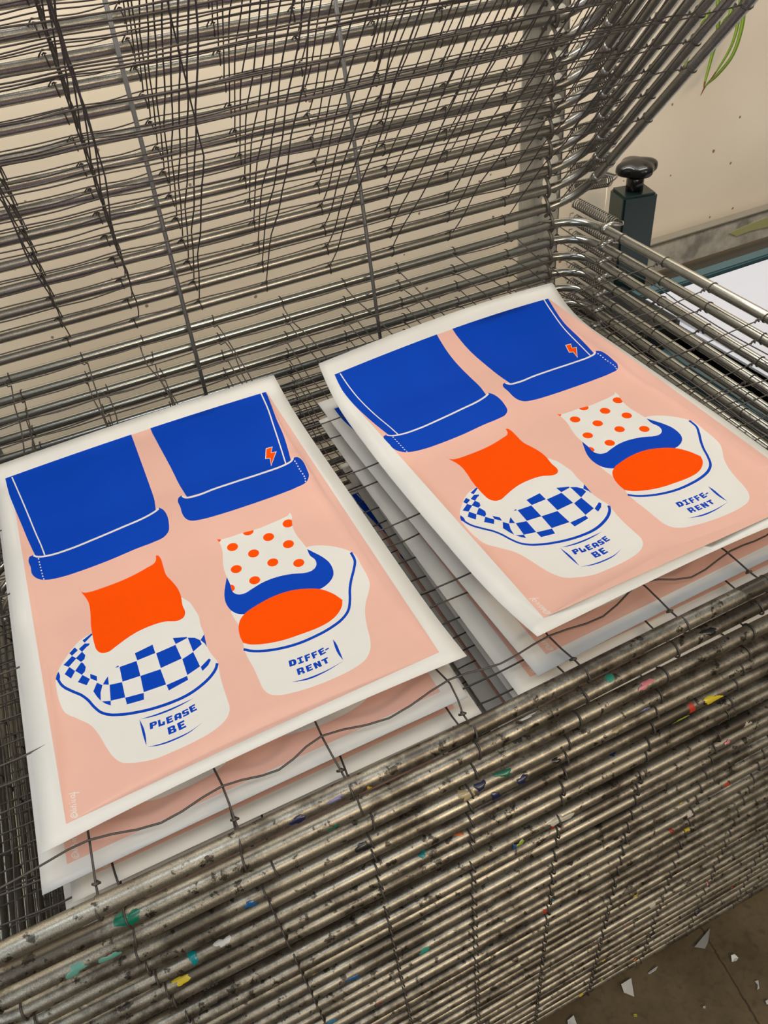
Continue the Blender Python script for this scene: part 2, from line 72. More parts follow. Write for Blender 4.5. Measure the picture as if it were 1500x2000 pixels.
('W','1825,2288 1834,2271 1844,2255 1854,2239 1863,2223 1872,2205 1879,2187 1885,2168 1889,2149 1893,2128 1897,2108 1900,2088 1903,2067 1906,2047 1909,2027 1912,2007 1916,1987 1918,1967 1920,1947 1921,1927 1921,1909 1919,1891 1917,1873 1914,1855 1912,1837 1909,1819 1907,1801 1906,1783 1905,1765 1906,1747 1907,1729 1907,1711 1908,1693 1908,1676 1907,1657 1905,1639 1903,1621 1901,1602 1899,1584 1897,1566 1895,1548 1893,1531 1892,1513 1891,1495 1891,1477 1892,1460 1893,1443 1895,1427 1897,1411 1899,1394 1902,1378 1905,1362 1908,1346 1911,1329 1916,1313 1920,1296 1925,1280 1929,1264 1933,1247 1935,1231 1935,1215 1935,1199 1933,1184 1931,1168 1929,1152 1927,1137 1926,1121 1923,1105 1921,1090 1918,1074 1916,1058 1913,1043 1911,1027 1909,1011 1908,995 1907,979 1906,962 1905,946 1904,930 1903,913 1903,897 1902,881 1901,864 1901,847 1900,830 1900,813 1900,796 1899,779 1899,762 1899,745 1898,728 1898,712 1897,696 1897,680 1897,664 1896,648 1895,632 1894,617 1891,602 1888,588 1884,575 1879,562 1873,549 1867,538 1861,527 1852,515 1843,504 1834,494 1824,485 1814,476 1803,469 1793,462 1782,455 1771,449 1760,444 1749,439 1737,434 1726,430 1714,426 1703,422 1691,419 1680,416 1669,413 1657,410 1646,408 1634,406 1623,404 1611,402 1600,401 1588,399 1577,398 1565,397 1554,396 1542,395 1531,395 1519,394 1507,393 1496,393 1484,392 1473,391 1461,391 1449,390 1437,390 1425,390 1414,390 1402,390 1390,390 1378,390 1366,390 1354,390 1343,390 1331,391 1319,391 1307,392 1295,392 1284,393 1272,393 1261,394 1249,394 1238,394 1226,395 1215,395 1203,396 1192,396 1180,397 1169,398 1157,399 1146,400 1134,402 1122,403 1111,405 1099,407 1088,410 1076,413 1065,416 1053,419 1041,423 1030,427 1018,431 1007,435 995,439 983,444 972,449 960,454 949,459 937,464 925,470 914,476 902,482 891,488 880,494 869,499 858,506 847,512 836,520 826,527 815,536 805,545 796,556 786,568 777,581 769,594 762,609 754,624 747,639 741,654 734,669 728,685 722,701 717,718 712,734 708,751 703,767 699,784 694,801 690,817 686,834 682,851 679,867 675,884 671,901 667,918 663,935 659,951 655,968 650,985 645,1001 640,1017 635,1032 630,1048 625,1064 619,1080 613,1095 606,1110 600,1125 592,1140 584,1154 576,1168 567,1181 557,1194 548,1207 538,1220 528,1232 518,1244 507,1257 497,1269 487,1282 478,1295 468,1307 458,1320 448,1332 437,1344 427,1356 417,1368 407,1381 397,1394 388,1408 380,1422 373,1437 366,1453 361,1469 356,1486 353,1503 349,1521 347,1538 344,1555 342,1572 340,1590 338,1607 336,1625 335,1642 334,1659 334,1677 333,1694 333,1711 332,1729 332,1746 332,1763 332,1779 332,1796 332,1812 333,1828 334,1843 335,1859 337,1874 339,1889 342,1904 346,1918 349,1932 354,1945 358,1958 364,1972 370,1985 377,1998 384,2011 392,2023 399,2035 407,2046 415,2058 424,2068 432,2079 441,2089 450,2099 459,2109 468,2119 478,2129 487,2139 496,2149 506,2159 515,2170 525,2180 535,2190 544,2201 554,2210 565,2220 575,2229 586,2237 596,2245 607,2254 618,2261 629,2269 640,2276 652,2282 664,2288 676,2293 688,2298 701,2302 714,2305 727,2308 740,2310 754,2312 767,2314 780,2316 794,2318 807,2320 820,2321 833,2323 846,2325 859,2327 872,2329 885,2330 899,2332 912,2334 925,2335 938,2337 951,2338 965,2340 978,2341 991,2342 1005,2343 1018,2345 1031,2346 1045,2347 1058,2348 1071,2348 1085,2349 1098,2350 1112,2350 1125,2351 1139,2351 1152,2352 1166,2352 1180,2352 1193,2352 1207,2351 1221,2351 1235,2351 1249,2350 1262,2349 1276,2349 1290,2348 1304,2347 1318,2346 1332,2345 1346,2344 1360,2342 1374,2341 1388,2340 1402,2338 1416,2337 1430,2335 1444,2334 1458,2332 1472,2330 1486,2329 1500,2327 1514,2325 1528,2323 1542,2321 1556,2320 1570,2318 1584,2316 1598,2314 1612,2312 1627,2310 1641,2308 1655,2307 1669,2305 1683,2303 1697,2301 1711,2300 1725,2298 1740,2296 1754,2295 1768,2293 1782,2292 1796,2290 1810,2289'),
('B','794,2318 684,2271 703,2227 800,2293'),
('B','701,2215 630,2175 655,2115 718,2159 738,2162 752,2185'),
('B','592,2222 525,2173 547,2122 617,2162'),
('B','656,2118 580,2066 624,1985 664,2002 682,2051'),
('B','547,2119 444,2048 492,1991 587,2062'),
('B','627,1980 548,1902 606,1810 643,1836 661,1890 645,1953'),
('B','498,1988 438,1920 493,1825 548,1899'),
('B','611,1806 553,1739 632,1648 676,1710'),
('B','689,1775 682,1712 740,1643 750,1704'),
('B','736,1622 683,1535 707,1447 734,1376 750,1477 783,1560'),
('B','856,1642 820,1605 789,1567 846,1529'),
('B','742,1363 827,1322 819,1263 775,1312'),
('B','852,1524 977,1488 971,1283 827,1322'),
('B','970,1279 1155,1236 1140,1153 971,1188'),
('B','942,1711 983,1722 983,1699'),
('B','990,1695 1170,1676 1168,1464 983,1490'),
('B','1174,1786 1372,1801 1374,1673 1179,1679'),
('B','1167,1463 1376,1437 1386,1217 1157,1244'),
('B','1381,1665 1594,1668 1609,1456 1383,1449'),
('B','1590,1774 1733,1708 1726,1692 1599,1677'),
('B','1737,1695 1803,1656 1848,1594 1850,1531 1742,1481'),
('B','1614,1444 1741,1477 1758,1257 1611,1217'),
('B','1388,1207 1606,1209 1604,1155 1394,1129'),
('B','1852,1592 1908,1650 1889,1468 1881,1523 1863,1565'),
('B','1762,1247 1868,1309 1882,1281 1838,1227 1765,1187'),
('B','352,1948 352,1931 352,1912 352,1892 354,1871 358,1853 363,1835 368,1818 374,1801 380,1784 388,1768 397,1751 406,1734 416,1719 427,1704 437,1690 448,1676 458,1663 468,1649 479,1635 490,1622 501,1609 511,1596 522,1583 532,1571 542,1558 551,1545 559,1532 568,1518 575,1505 583,1491 590,1477 597,1462 604,1448 610,1434 615,1420 621,1406 626,1390 631,1375 637,1359 643,1344 650,1328 657,1312 664,1296 672,1280 680,1264 689,1248 698,1233 708,1220 718,1207 729,1195 740,1184 750,1173 762,1163 773,1154 784,1145 795,1137 806,1129 818,1122 829,1115 841,1109 852,1103 863,1097 875,1091 887,1085 898,1079 910,1074 922,1068 934,1063 946,1058 958,1054 970,1049 981,1044 993,1040 1006,1035 1018,1031 1030,1027 1043,1023 1055,1019 1068,1015 1080,1011 1092,1007 1105,1004 1117,1000 1129,997 1142,994 1154,990 1167,987 1179,985 1191,982 1203,979 1215,977 1227,974 1239,972 1251,970 1263,968 1275,966 1287,964 1299,962 1311,961 1323,959 1335,958 1347,956 1359,955 1371,954 1383,953 1395,953 1408,952 1420,951 1433,951 1445,950 1457,950 1470,950 1482,950 1495,950 1507,951 1520,952 1532,953 1545,954 1557,955 1569,957 1581,959 1593,962 1606,964 1618,967 1630,970 1642,974 1654,977 1666,981 1678,985 1689,989 1701,994 1713,998 1724,1003 1735,1007 1746,1012 1757,1017 1769,1023 1780,1028 1790,1034 1801,1040 1812,1047 1823,1054 1833,1062 1844,1069 1854,1077 1864,1086 1875,1095 1885,1105 1894,1115 1904,1126 1913,1138 1921,1152 1928,1166 1935,1180 1941,1194 1917,1215 1910,1202 1904,1188 1898,1176 1892,1165 1884,1155 1876,1145 1867,1136 1858,1127 1848,1119 1839,1111 1829,1103 1819,1095 1809,1088 1799,1082 1789,1075 1778,1070 1768,1064 1757,1058 1747,1053 1736,1048 1725,1044 1714,1039 1703,1035 1692,1030 1680,1026 1669,1022 1657,1018 1645,1014 1634,1011 1622,1007 1610,1004 1599,1002 1587,999 1575,997 1563,995 1551,993 1539,991 1527,990 1515,989 1503,988 1491,988 1479,987 1467,987 1454,987 1442,988 1430,988 1418,989 1405,989 1393,990 1381,991 1369,992 1357,993 1345,994 1333,995 1321,996 1309,998 1298,999 1286,1001 1274,1003 1262,1005 1250,1007 1238,1009 1227,1011 1215,1014 1203,1016 1191,1019 1179,1021 1167,1024 1155,1027 1142,1030 1130,1033 1118,1037 1106,1040 1093,1043 1081,1047 1069,1051 1057,1055 1044,1059 1032,1063 1020,1067 1008,1071 996,1076 984,1080 972,1084 961,1089 949,1094 937,1098 926,1103 914,1109 903,1114 891,1120 880,1125 868,1131 857,1137 846,1143 835,1149 824,1155 814,1162 803,1169 793,1177 783,1185 773,1193 762,1203 752,1212 743,1222 733,1233 725,1244 716,1255 708,1268 701,1281 694,1295 687,1310 680,1326 673,1341 666,1357 661,1371 656,1385 650,1400 645,1415 640,1431 634,1447 627,1463 620,1478 612,1494 604,1509 596,1524 587,1539 579,1553 569,1568 559,1583 548,1597 537,1610 526,1624 515,1636 505,1649 495,1662 484,1675 474,1689 464,1702 454,1716 444,1729 435,1743 426,1756 417,1770 410,1785 404,1798 398,1812 393,1827 389,1841 385,1856 382,1870 381,1886 381,1902 381,1920 381,1938'),
('B','382,1993 374,1981 366,1970 358,1958 353,1946 349,1933 345,1919 341,1906 366,1853 371,1866 377,1878 383,1891 387,1905 390,1920 390,1937 388,1955 385,1974'),
('B','1055,942 1067,939 1079,937 1092,935 1104,933 1116,931 1128,929 1141,927 1153,925 1165,923 1177,921 1189,919 1202,917 1214,916 1227,914 1239,913 1252,912 1264,910 1276,909 1289,908 1301,907 1314,906 1326,905 1338,905 1349,904 1361,903 1373,903 1384,903 1396,902 1408,902 1419,902 1431,902 1442,902 1454,902 1466,902 1478,902 1491,902 1503,902 1516,902 1528,902 1541,903 1553,903 1566,903 1578,903 1591,904 1604,904 1592,902 1580,901 1569,899 1557,897 1546,895 1534,893 1522,892 1511,890 1499,889 1488,887 1476,886 1464,885 1452,884 1440,884 1429,883 1417,882 1405,882 1393,882 1381,881 1369,881 1357,881 1345,882 1333,882 1321,883 1309,884 1297,885 1284,886 1272,887 1260,889 1247,890 1235,892 1223,894 1210,896 1198,899 1186,902 1174,904 1162,907 1150,911 1138,914 1126,918 1114,922 1103,926 1091,930 1079,934 1067,938'),
('B','1050,946 1053,930 1056,915 1059,899 1061,883 1064,868 1066,852 1068,836 1070,821 1071,805 1071,790 1071,775 1071,759 1071,744 1070,729 1069,714 1068,699 1067,685 1065,671 1063,657 1061,643 1059,630 1057,616 1055,602 1053,619 1052,635 1051,652 1050,668 1049,684 1048,701 1048,717 1047,734 1047,751 1047,767 1047,784 1047,800 1047,817 1047,833 1048,849 1048,865 1048,881 1049,898 1049,914 1050,930'),
('B','1052,585 1063,582 1075,578 1087,575 1099,571 1111,568 1123,564 1134,561 1146,558 1158,555 1170,552 1182,549 1193,547 1204,545 1215,544 1226,542 1238,540 1249,539 1260,538 1271,537 1282,536 1293,535 1305,534 1316,534 1327,533 1338,532 1350,532 1362,532 1373,531 1385,531 1396,531 1408,531 1420,531 1431,532 1443,532 1454,533 1466,534 1477,536 1488,538 1499,540 1509,542 1520,545 1531,548 1542,551 1552,554 1563,557 1574,561 1584,564 1595,567 1606,570 1595,566 1583,562 1572,558 1561,553 1550,549 1539,545 1528,541 1516,537 1505,533 1494,530 1483,526 1471,524 1460,521 1449,519 1437,518 1426,516 1415,515 1403,514 1392,514 1380,513 1369,513 1357,513 1346,513 1334,514 1323,514 1311,515 1299,515 1287,516 1275,517 1263,518 1251,520 1239,521 1227,523 1215,526 1203,528 1191,531 1179,534 1167,537 1155,541 1144,545 1132,550 1121,555 1109,560 1098,565 1086,570 1075,575 1063,580'),
('O','773,3090 775,3070 777,3050 781,3031 790,3012 801,2995 814,2982 827,2972 840,2966 854,2961 868,2958 882,2954 896,2951 910,2948 924,2946 938,2944 953,2943 967,2941 981,2940 995,2939 1009,2938 1024,2937 1038,2936 1052,2935 1066,2934 1080,2933 1095,2932 1109,2932 1123,2931 1137,2930 1152,2930 1166,2929 1180,2929 1194,2929 1208,2929 1223,2929 1237,2929 1251,2929 1265,2930 1279,2931 1293,2931 1307,2932 1321,2934 1335,2935 1349,2937 1363,2938 1377,2940 1391,2942 1405,2944 1418,2946 1432,2949 1446,2951 1460,2954 1474,2956 1488,2959 1502,2962 1515,2965 1529,2969 1543,2972 1557,2976 1571,2980 1584,2983 1597,2985 1610,2987 1623,2990 1636,2994 1648,3000 1660,3008 1672,3021 1682,3037 1690,3056 1695,3072 1698,3090 1700,3109 1703,3127 1732,3110 1736,3091 1740,3073 1744,3054 1746,3035 1747,3012 1747,2988 1746,2964 1744,2941 1743,2918 1742,2894 1742,2873 1741,2851 1739,2829 1739,2808 1738,2786 1739,2765 1741,2744 1744,2722 1749,2701 1755,2680 1762,2659 1768,2639 1774,2618 1780,2598 1785,2578 1790,2558 1795,2539 1800,2519 1804,2499 1808,2479 1811,2459 1813,2439 1815,2418 1816,2398 1817,2377 1817,2356 1817,2336 1816,2316 1814,2297 1812,2279 1810,2260 1807,2242 1804,2224 1802,2206 1800,2187 1799,2176 1799,2165 1800,2144 1801,2123 1803,2103 1803,2082 1801,2063 1797,2045 1790,2028 1782,2014 1772,2002 1761,1994 1750,1988 1738,1985 1726,1983 1714,1983 1702,1983 1689,1985 1676,1989 1663,1994 1651,2001 1638,2008 1626,2015 1613,2022 1601,2030 1588,2036 1575,2042 1562,2047 1549,2051 1535,2054 1522,2057 1508,2059 1494,2061 1481,2063 1467,2065 1454,2066 1440,2067 1426,2068 1413,2069 1400,2069 1387,2070 1374,2070 1361,2070 1348,2070 1335,2070 1322,2069 1309,2068 1296,2067 1284,2066 1271,2065 1258,2063 1245,2061 1232,2059 1219,2056 1206,2053 1194,2050 1181,2047 1168,2044 1155,2040 1143,2036 1130,2033 1118,2029 1106,2025 1094,2020 1082,2016 1071,2011 1059,2007 1047,2002 1035,1998 1024,1993 1012,1989 1000,1985 989,1981 978,1976 967,1971 955,1967 944,1963 933,1961 921,1960 909,1961 897,1962 885,1964 873,1968 861,1974 850,1982 840,1992 830,2004 822,2017 815,2032 809,2047 804,2065 801,2083 799,2102 798,2120 798,2139 797,2157 797,2176 796,2194 796,2212 797,2231 797,2249 798,2267 798,2286 799,2304 800,2322 801,2340 801,2359 802,2377 804,2395 805,2413 806,2431 808,2450 810,2468 812,2486 815,2504 818,2522 821,2540 823,2558 826,2577 828,2595 830,2614 832,2634 834,2655 836,2675 837,2696 839,2717 839,2738 839,2760 838,2781 836,2801 834,2821 830,2841 826,2861 822,2881 817,2900 812,2918 807,2936 801,2953 795,2971 791,2989 786,3009 783,3029 780,3049 777,3069'),
('W','3348,2344 3362,2345 3375,2345 3389,2343 3403,2341 3416,2338 3430,2334 3443,2330 3456,2326 3470,2320 3483,2314 3496,2308 3509,2302 3522,2294 3534,2287 3547,2279 3559,2271 3572,2263 3584,2255 3596,2246 3609,2236 3620,2227 3632,2217 3644,2207 3655,2197 3667,2186 3678,2175 3689,2164 3700,2153 3712,2141 3723,2129 3734,2117 3744,2104 3754,2091 3764,2078 3773,2063 3782,2049 3790,2034 3797,2018 3803,2001 3809,1984 3814,1967 3817,1948 3819,1929 3820,1910 3819,1890 3818,1870 3817,1850 3815,1830 3813,1810 3811,1790 3810,1770 3809,1750 3808,1732 3808,1713 3808,1694 3807,1675 3807,1657 3807,1638 3806,1619 3804,1600 3802,1582 3800,1563 3797,1544 3794,1525 3790,1507 3786,1488 3781,1470 3775,1452 3768,1435 3760,1419 3751,1403 3742,1388 3732,1373 3722,1358 3713,1343 3702,1328 3692,1313 3681,1299 3670,1285 3659,1270 3648,1256 3637,1241 3628,1226 3619,1211 3610,1195 3601,1179 3593,1163 3585,1147 3577,1131 3570,1115 3562,1099 3555,1082 3549,1066 3542,1048 3536,1031 3530,1014 3524,997 3519,980 3513,962 3508,945 3503,927 3498,910 3494,893 3489,875 3484,858 3480,840 3477,823 3473,805 3469,788 3466,771 3461,753 3457,736 3452,719 3446,703 3441,686 3435,670 3429,654 3423,638 3416,622 3409,607 3401,592 3393,578 3383,563 3372,549 3362,535 3350,522 3338,510 3326,499 3314,489 3301,480 3288,471 3275,464 3262,458 3249,453 3235,448 3222,443 3208,440 3194,436 3181,433 3167,430 3154,428 3140,425 3127,422 3113,420 3100,417 3087,415 3073,414 3060,412 3047,411 3033,410 3020,409 3007,408 2994,407 2980,407 2967,406 2954,406 2941,406 2928,405 2915,405 2902,405 2889,405 2876,404 2863,405 2851,405 2838,405 2825,405 2812,406 2800,406 2787,407 2774,407 2762,408 2749,409 2737,410 2724,411 2711,412 2699,413 2687,415 2675,416 2663,417 2651,419 2639,420 2626,422 2614,424 2602,426 2590,428 2578,430 2566,432 2554,434 2542,437 2530,439 2519,442 2507,445 2495,448 2483,451 2470,453 2458,456 2446,459 2434,463 2422,466 2411,470 2399,474 2387,479 2376,485 2365,491 2354,497 2343,504 2333,511 2322,518 2312,527 2303,536 2294,546 2286,557 2279,570 2273,583 2267,598 2263,613 2259,628 2256,644 2253,660 2252,677 2251,695 2251,712 2251,730 2251,747 2251,764 2250,781 2250,797 2250,813 2250,829 2250,846 2250,862 2250,878 2250,895 2249,911 2249,927 2248,944 2247,961 2246,978 2245,995 2243,1012 2241,1029 2240,1046 2238,1063 2236,1080 2235,1098 2234,1115 2233,1132 2233,1149 2232,1165 2232,1182 2232,1199 2233,1215 2234,1232 2236,1249 2239,1266 2242,1282 2246,1299 2248,1316 2250,1332 2252,1349 2253,1365 2254,1382 2255,1398 2257,1415 2258,1432 2259,1448 2261,1465 2263,1482 2265,1499 2268,1516 2270,1533 2272,1550 2274,1568 2274,1585 2274,1604 2272,1624 2270,1643 2267,1662 2265,1681 2263,1700 2261,1717 2260,1735 2258,1752 2257,1769 2256,1787 2254,1804 2267,1813 2279,1822 2292,1832 2304,1841 2316,1851 2329,1861 2341,1871 2354,1881 2366,1891 2378,1901 2391,1911 2403,1921 2416,1931 2429,1941 2441,1952 2454,1962 2467,1972 2479,1982 2492,1992 2505,2002 2518,2012 2531,2022 2544,2031 2557,2041 2570,2050 2584,2060 2597,2069 2610,2078 2624,2086 2638,2095 2651,2103 2665,2111 2679,2119 2693,2127 2708,2134 2722,2141 2736,2149 2751,2156 2765,2163 2780,2170 2794,2177 2809,2184 2824,2191 2839,2197 2853,2204 2868,2210 2883,2217 2898,2223 2913,2229 2928,2235 2943,2241 2958,2247 2974,2253 2989,2258 3004,2264 3020,2269 3035,2274 3050,2280 3066,2284 3081,2289 3097,2294 3112,2298 3128,2303 3143,2307 3159,2311 3175,2314 3190,2318 3206,2322 3222,2325 3237,2328 3253,2331 3269,2334 3284,2336 3300,2338 3316,2340 3332,2342'),
('B','2362,2329 2353,2311 2345,2292 2337,2274 2329,2256 2321,2238 2313,2219 2306,2203 2299,2186 2292,2169 2285,2153 2279,2136 2273,2119 2267,2101 2262,2084 2258,2066 2254,2048 2251,2030 2248,2011 2246,1993 2244,1974 2244,1956 2244,1938 2246,1920 2248,1901 2250,1884 2254,1866 2258,1849 2263,1833 2269,1816 2277,1799 2285,1784 2294,1769 2304,1756 2315,1744 2325,1733 2336,1725 2347,1717 2359,1710 2371,1704 2383,1699 2396,1693 2409,1687 2423,1682 2436,1677 2450,1672 2463,1668 2477,1664 2491,1659 2504,1656 2518,1652 2532,1648 2546,1645 2560,1642 2574,1639 2588,1636 2601,1634 2615,1631 2629,1629 2643,1626 2658,1624 2672,1622 2686,1619 2700,1617 2714,1615 2728,1614 2742,1612 2756,1611 2770,1609 2785,1608 2799,1607 2813,1606 2828,1605 2842,1604 2856,1604 2871,1603 2885,1603 2899,1603 2914,1603 2928,1603 2943,1603 2957,1603 2972,1604 2987,1605 3001,1605 3016,1606 3030,1607 3045,1609 3060,1611 3074,1613 3089,1615 3104,1617 3118,1619 3133,1622 3148,1624 3163,1627 3178,1630 3193,1633 3208,1635 3222,1638 3237,1641 3252,1644 3265,1646 3278,1648 3290,1650 3303,1653 3315,1657 3330,1663 3344,1670 3358,1677 3372,1684 3386,1693 3399,1703 3412,1713 3425,1724 3437,1737 3448,1750 3459,1765 3468,1780 3476,1796 3482,1812 3488,1829 3492,1847 3495,1864 3498,1885 3500,1906 3501,1927 3501,1947 3500,1968 3498,1988 3495,2006 3490,2024 3485,2042 3480,2059 3473,2076 3467,2092 3460,2109 3453,2126 3445,2142 3436,2159 3428,2174 3419,2190 3410,2206 3401,2222 3392,2238 3384,2254 3375,2270 3366,2286 3357,2302 3348,2318 3332,2311 3317,2303 3302,2295 3286,2287 3271,2279 3256,2271 3241,2263 3226,2255 3210,2246 3195,2239 3180,2231 3165,2223 3150,2216 3135,2210 3120,2203 3105,2197 3090,2192 3075,2187 3060,2183 3045,2180 3029,2177 3014,2174 2999,2171 2984,2169 2968,2167 2953,2165 2938,2164 2923,2162 2907,2161 2892,2160 2877,2159 2862,2159 2847,2159 2832,2159 2817,2159 2802,2159 2787,2160 2772,2161 2757,2162 2742,2164 2727,2165 2713,2167 2698,2169 2683,2172 2669,2174 2654,2177 2639,2180 2625,2184 2611,2187 2596,2191 2582,2195 2568,2200 2554,2204 2540,2209 2527,2215 2513,2222 2500,2229 2488,2237 2475,2246 2462,2255 2450,2264 2437,2274 2425,2283 2412,2293 2400,2302 2387,2311 2374,2320'),
('B','2220,1225 2230,1215 2241,1204 2252,1193 2263,1183 2274,1173 2286,1163 2298,1155 2309,1147 2321,1140 2332,1133 2344,1127 2356,1120 2367,1114 2379,1109 2391,1103 2403,1098 2415,1092 2428,1087 2440,1082 2453,1077 2465,1072 2478,1068 2491,1063 2503,1059 2516,1055 2529,1051 2541,1048 2554,1044 2567,1041 2580,1037 2593,1034 2607,1031 2620,1028 2633,1025 2647,1023 2660,1020 2674,1018 2687,1016 2701,1014 2714,1013 2728,1011 2741,1010 2755,1009 2768,1008 2781,1007 2795,1006 2808,1006 2821,1006 2834,1006 2848,1006 2861,1006 2875,1007 2888,1007 2901,1008 2915,1009 2928,1010 2942,1011 2956,1012 2970,1013 2984,1015 2998,1016 3012,1018 3027,1019 3041,1021 3055,1023 3070,1026 3084,1028 3098,1031 3113,1034 3127,1037 3142,1041 3156,1045 3170,1048 3184,1052 3198,1056 3212,1061 3227,1066 3241,1071 3255,1076 3270,1082 3284,1089 3298,1096 3312,1104 3326,1113 3340,1122 3354,1131 3368,1142 3382,1153 3395,1165 3408,1179 3420,1193 3431,1207 3442,1223 3451,1239 3460,1255 3469,1271 3477,1288 3485,1304 3493,1321 3501,1338 3508,1354 3515,1371 3522,1388 3528,1404 3534,1420 3541,1436 3548,1452 3555,1468 3563,1484 3571,1500 3580,1516 3588,1531 3597,1547 3606,1563 3615,1578 3625,1595 3635,1610 3645,1626 3656,1642 3667,1658 3678,1674 3689,1690 3700,1707 3711,1724 3722,1741 3731,1757 3741,1773 3752,1790 3762,1807 3771,1825 3780,1845 3788,1865 3793,1887 3797,1907 3799,1928 3800,1948 3801,1967 3801,1986 3802,2004 3803,2023 3771,2017 3769,1998 3768,1978 3768,1959 3767,1941 3766,1923 3764,1906 3762,1889 3758,1873 3752,1857 3745,1842 3737,1826 3728,1811 3718,1795 3708,1779 3698,1763 3688,1746 3678,1730 3667,1714 3656,1698 3645,1682 3634,1666 3623,1649 3612,1633 3602,1616 3592,1599 3582,1583 3573,1567 3564,1550 3555,1534 3546,1517 3538,1501 3530,1484 3522,1467 3514,1450 3507,1433 3501,1416 3495,1400 3489,1384 3482,1368 3475,1353 3468,1337 3460,1320 3452,1304 3444,1288 3436,1273 3428,1258 3420,1244 3411,1230 3401,1218 3391,1206 3380,1194 3368,1183 3355,1173 3343,1163 3330,1154 3317,1146 3304,1138 3291,1131 3277,1124 3264,1118 3250,1112 3237,1107 3223,1102 3209,1097 3195,1093 3181,1089 3167,1085 3154,1081 3140,1077 3126,1074 3111,1071 3097,1068 3083,1065 3069,1062 3055,1060 3041,1058 3027,1056 3013,1054 2999,1053 2985,1051 2971,1050 2957,1049 2943,1047 2929,1046 2916,1045 2903,1045 2889,1044 2876,1043 2863,1043 2850,1043 2837,1042 2824,1042 2811,1043 2797,1043 2784,1043 2771,1044 2759,1045 2745,1046 2732,1047 2718,1049 2705,1051 2692,1052 2678,1054 2665,1057 2652,1059 2639,1062 2626,1064 2613,1067 2599,1070 2586,1073 2573,1076 2561,1080 2548,1083 2536,1087 2523,1090 2511,1094 2498,1098 2486,1103 2473,1107 2461,1112 2449,1116 2437,1121 2424,1127 2412,1132 2401,1137 2389,1143 2377,1148 2366,1154 2354,1160 2343,1167 2332,1173 2321,1180 2310,1187 2300,1195 2289,1203 2278,1213 2268,1223 2257,1233 2246,1244 2235,1255'),
('O','2248,1326 2248,1344 2247,1361 2246,1379 2245,1396 2245,1414 2246,1431 2247,1448 2249,1465 2251,1482 2254,1498 2257,1515 2261,1531 2266,1547 2271,1563 2277,1578 2284,1594 2291,1608 2299,1622 2308,1636 2317,1648 2327,1660 2338,1670 2350,1680 2362,1689 2374,1697 2387,1705 2399,1712 2413,1718 2427,1724 2441,1730 2455,1734 2469,1738 2483,1742 2497,1746 2512,1749 2526,1753 2540,1756 2554,1760 2568,1763 2582,1766 2597,1769 2611,1772 2625,1775 2639,1778 2653,1780 2668,1782 2682,1784 2696,1786 2711,1787 2724,1788 2738,1789 2752,1790 2766,1791 2780,1791 2794,1792 2808,1792 2821,1791 2835,1791 2849,1790 2863,1790 2877,1788 2890,1787 2904,1785 2918,1783 2932,1781 2946,1778 2960,1775 2974,1772 2988,1768 3001,1764 3015,1760 3029,1756 3042,1751 3055,1746 3069,1741 3082,1735 3095,1730 3108,1724 3121,1718 3134,1712 3147,1706 3160,1699 3173,1693 3186,1686 3198,1678 3210,1670 3222,1662 3234,1653 3246,1644 3257,1635 3268,1624 3279,1613 3290,1601 3300,1589 3310,1576 3319,1563 3328,1550 3337,1536 3346,1522 3354,1508 3362,1494 3369,1480 3375,1465 3381,1450 3387,1435 3393,1420 3399,1405 3404,1389 3411,1375 3403,1358 3396,1341 3389,1324 3381,1308 3372,1293 3361,1279 3350,1265 3338,1253 3326,1241 3314,1230 3301,1219 3288,1210 3275,1201 3261,1192 3248,1184 3234,1177 3220,1170 3206,1164 3192,1159 3179,1154 3165,1149 3151,1145 3137,1142 3123,1139 3109,1137 3096,1134 3082,1133 3068,1131 3054,1130 3040,1129 3027,1128 3013,1127 3000,1126 2986,1126 2973,1126 2959,1125 2946,1126 2932,1126 2919,1126 2906,1127 2892,1128 2879,1128 2866,1129 2852,1130 2839,1130 2826,1131 2813,1132 2799,1133 2786,1134 2773,1134 2760,1135 2747,1136 2734,1137 2721,1138 2708,1139 2695,1141 2682,1142 2669,1144 2656,1145 2643,1147 2630,1149 2618,1152 2604,1154 2591,1157 2578,1160 2565,1163 2552,1166 2539,1170 2526,1173 2513,1177 2500,1181 2487,1185 2474,1189 2461,1194 2449,1198 2436,1203 2423,1208 2411,1213 2399,1218 2387,1223 2375,1229 2364,1234 2352,1241 2340,1247 2329,1254 2317,1261 2306,1269 2296,1277 2286,1286 2277,1296 2267,1306 2258,1316'),
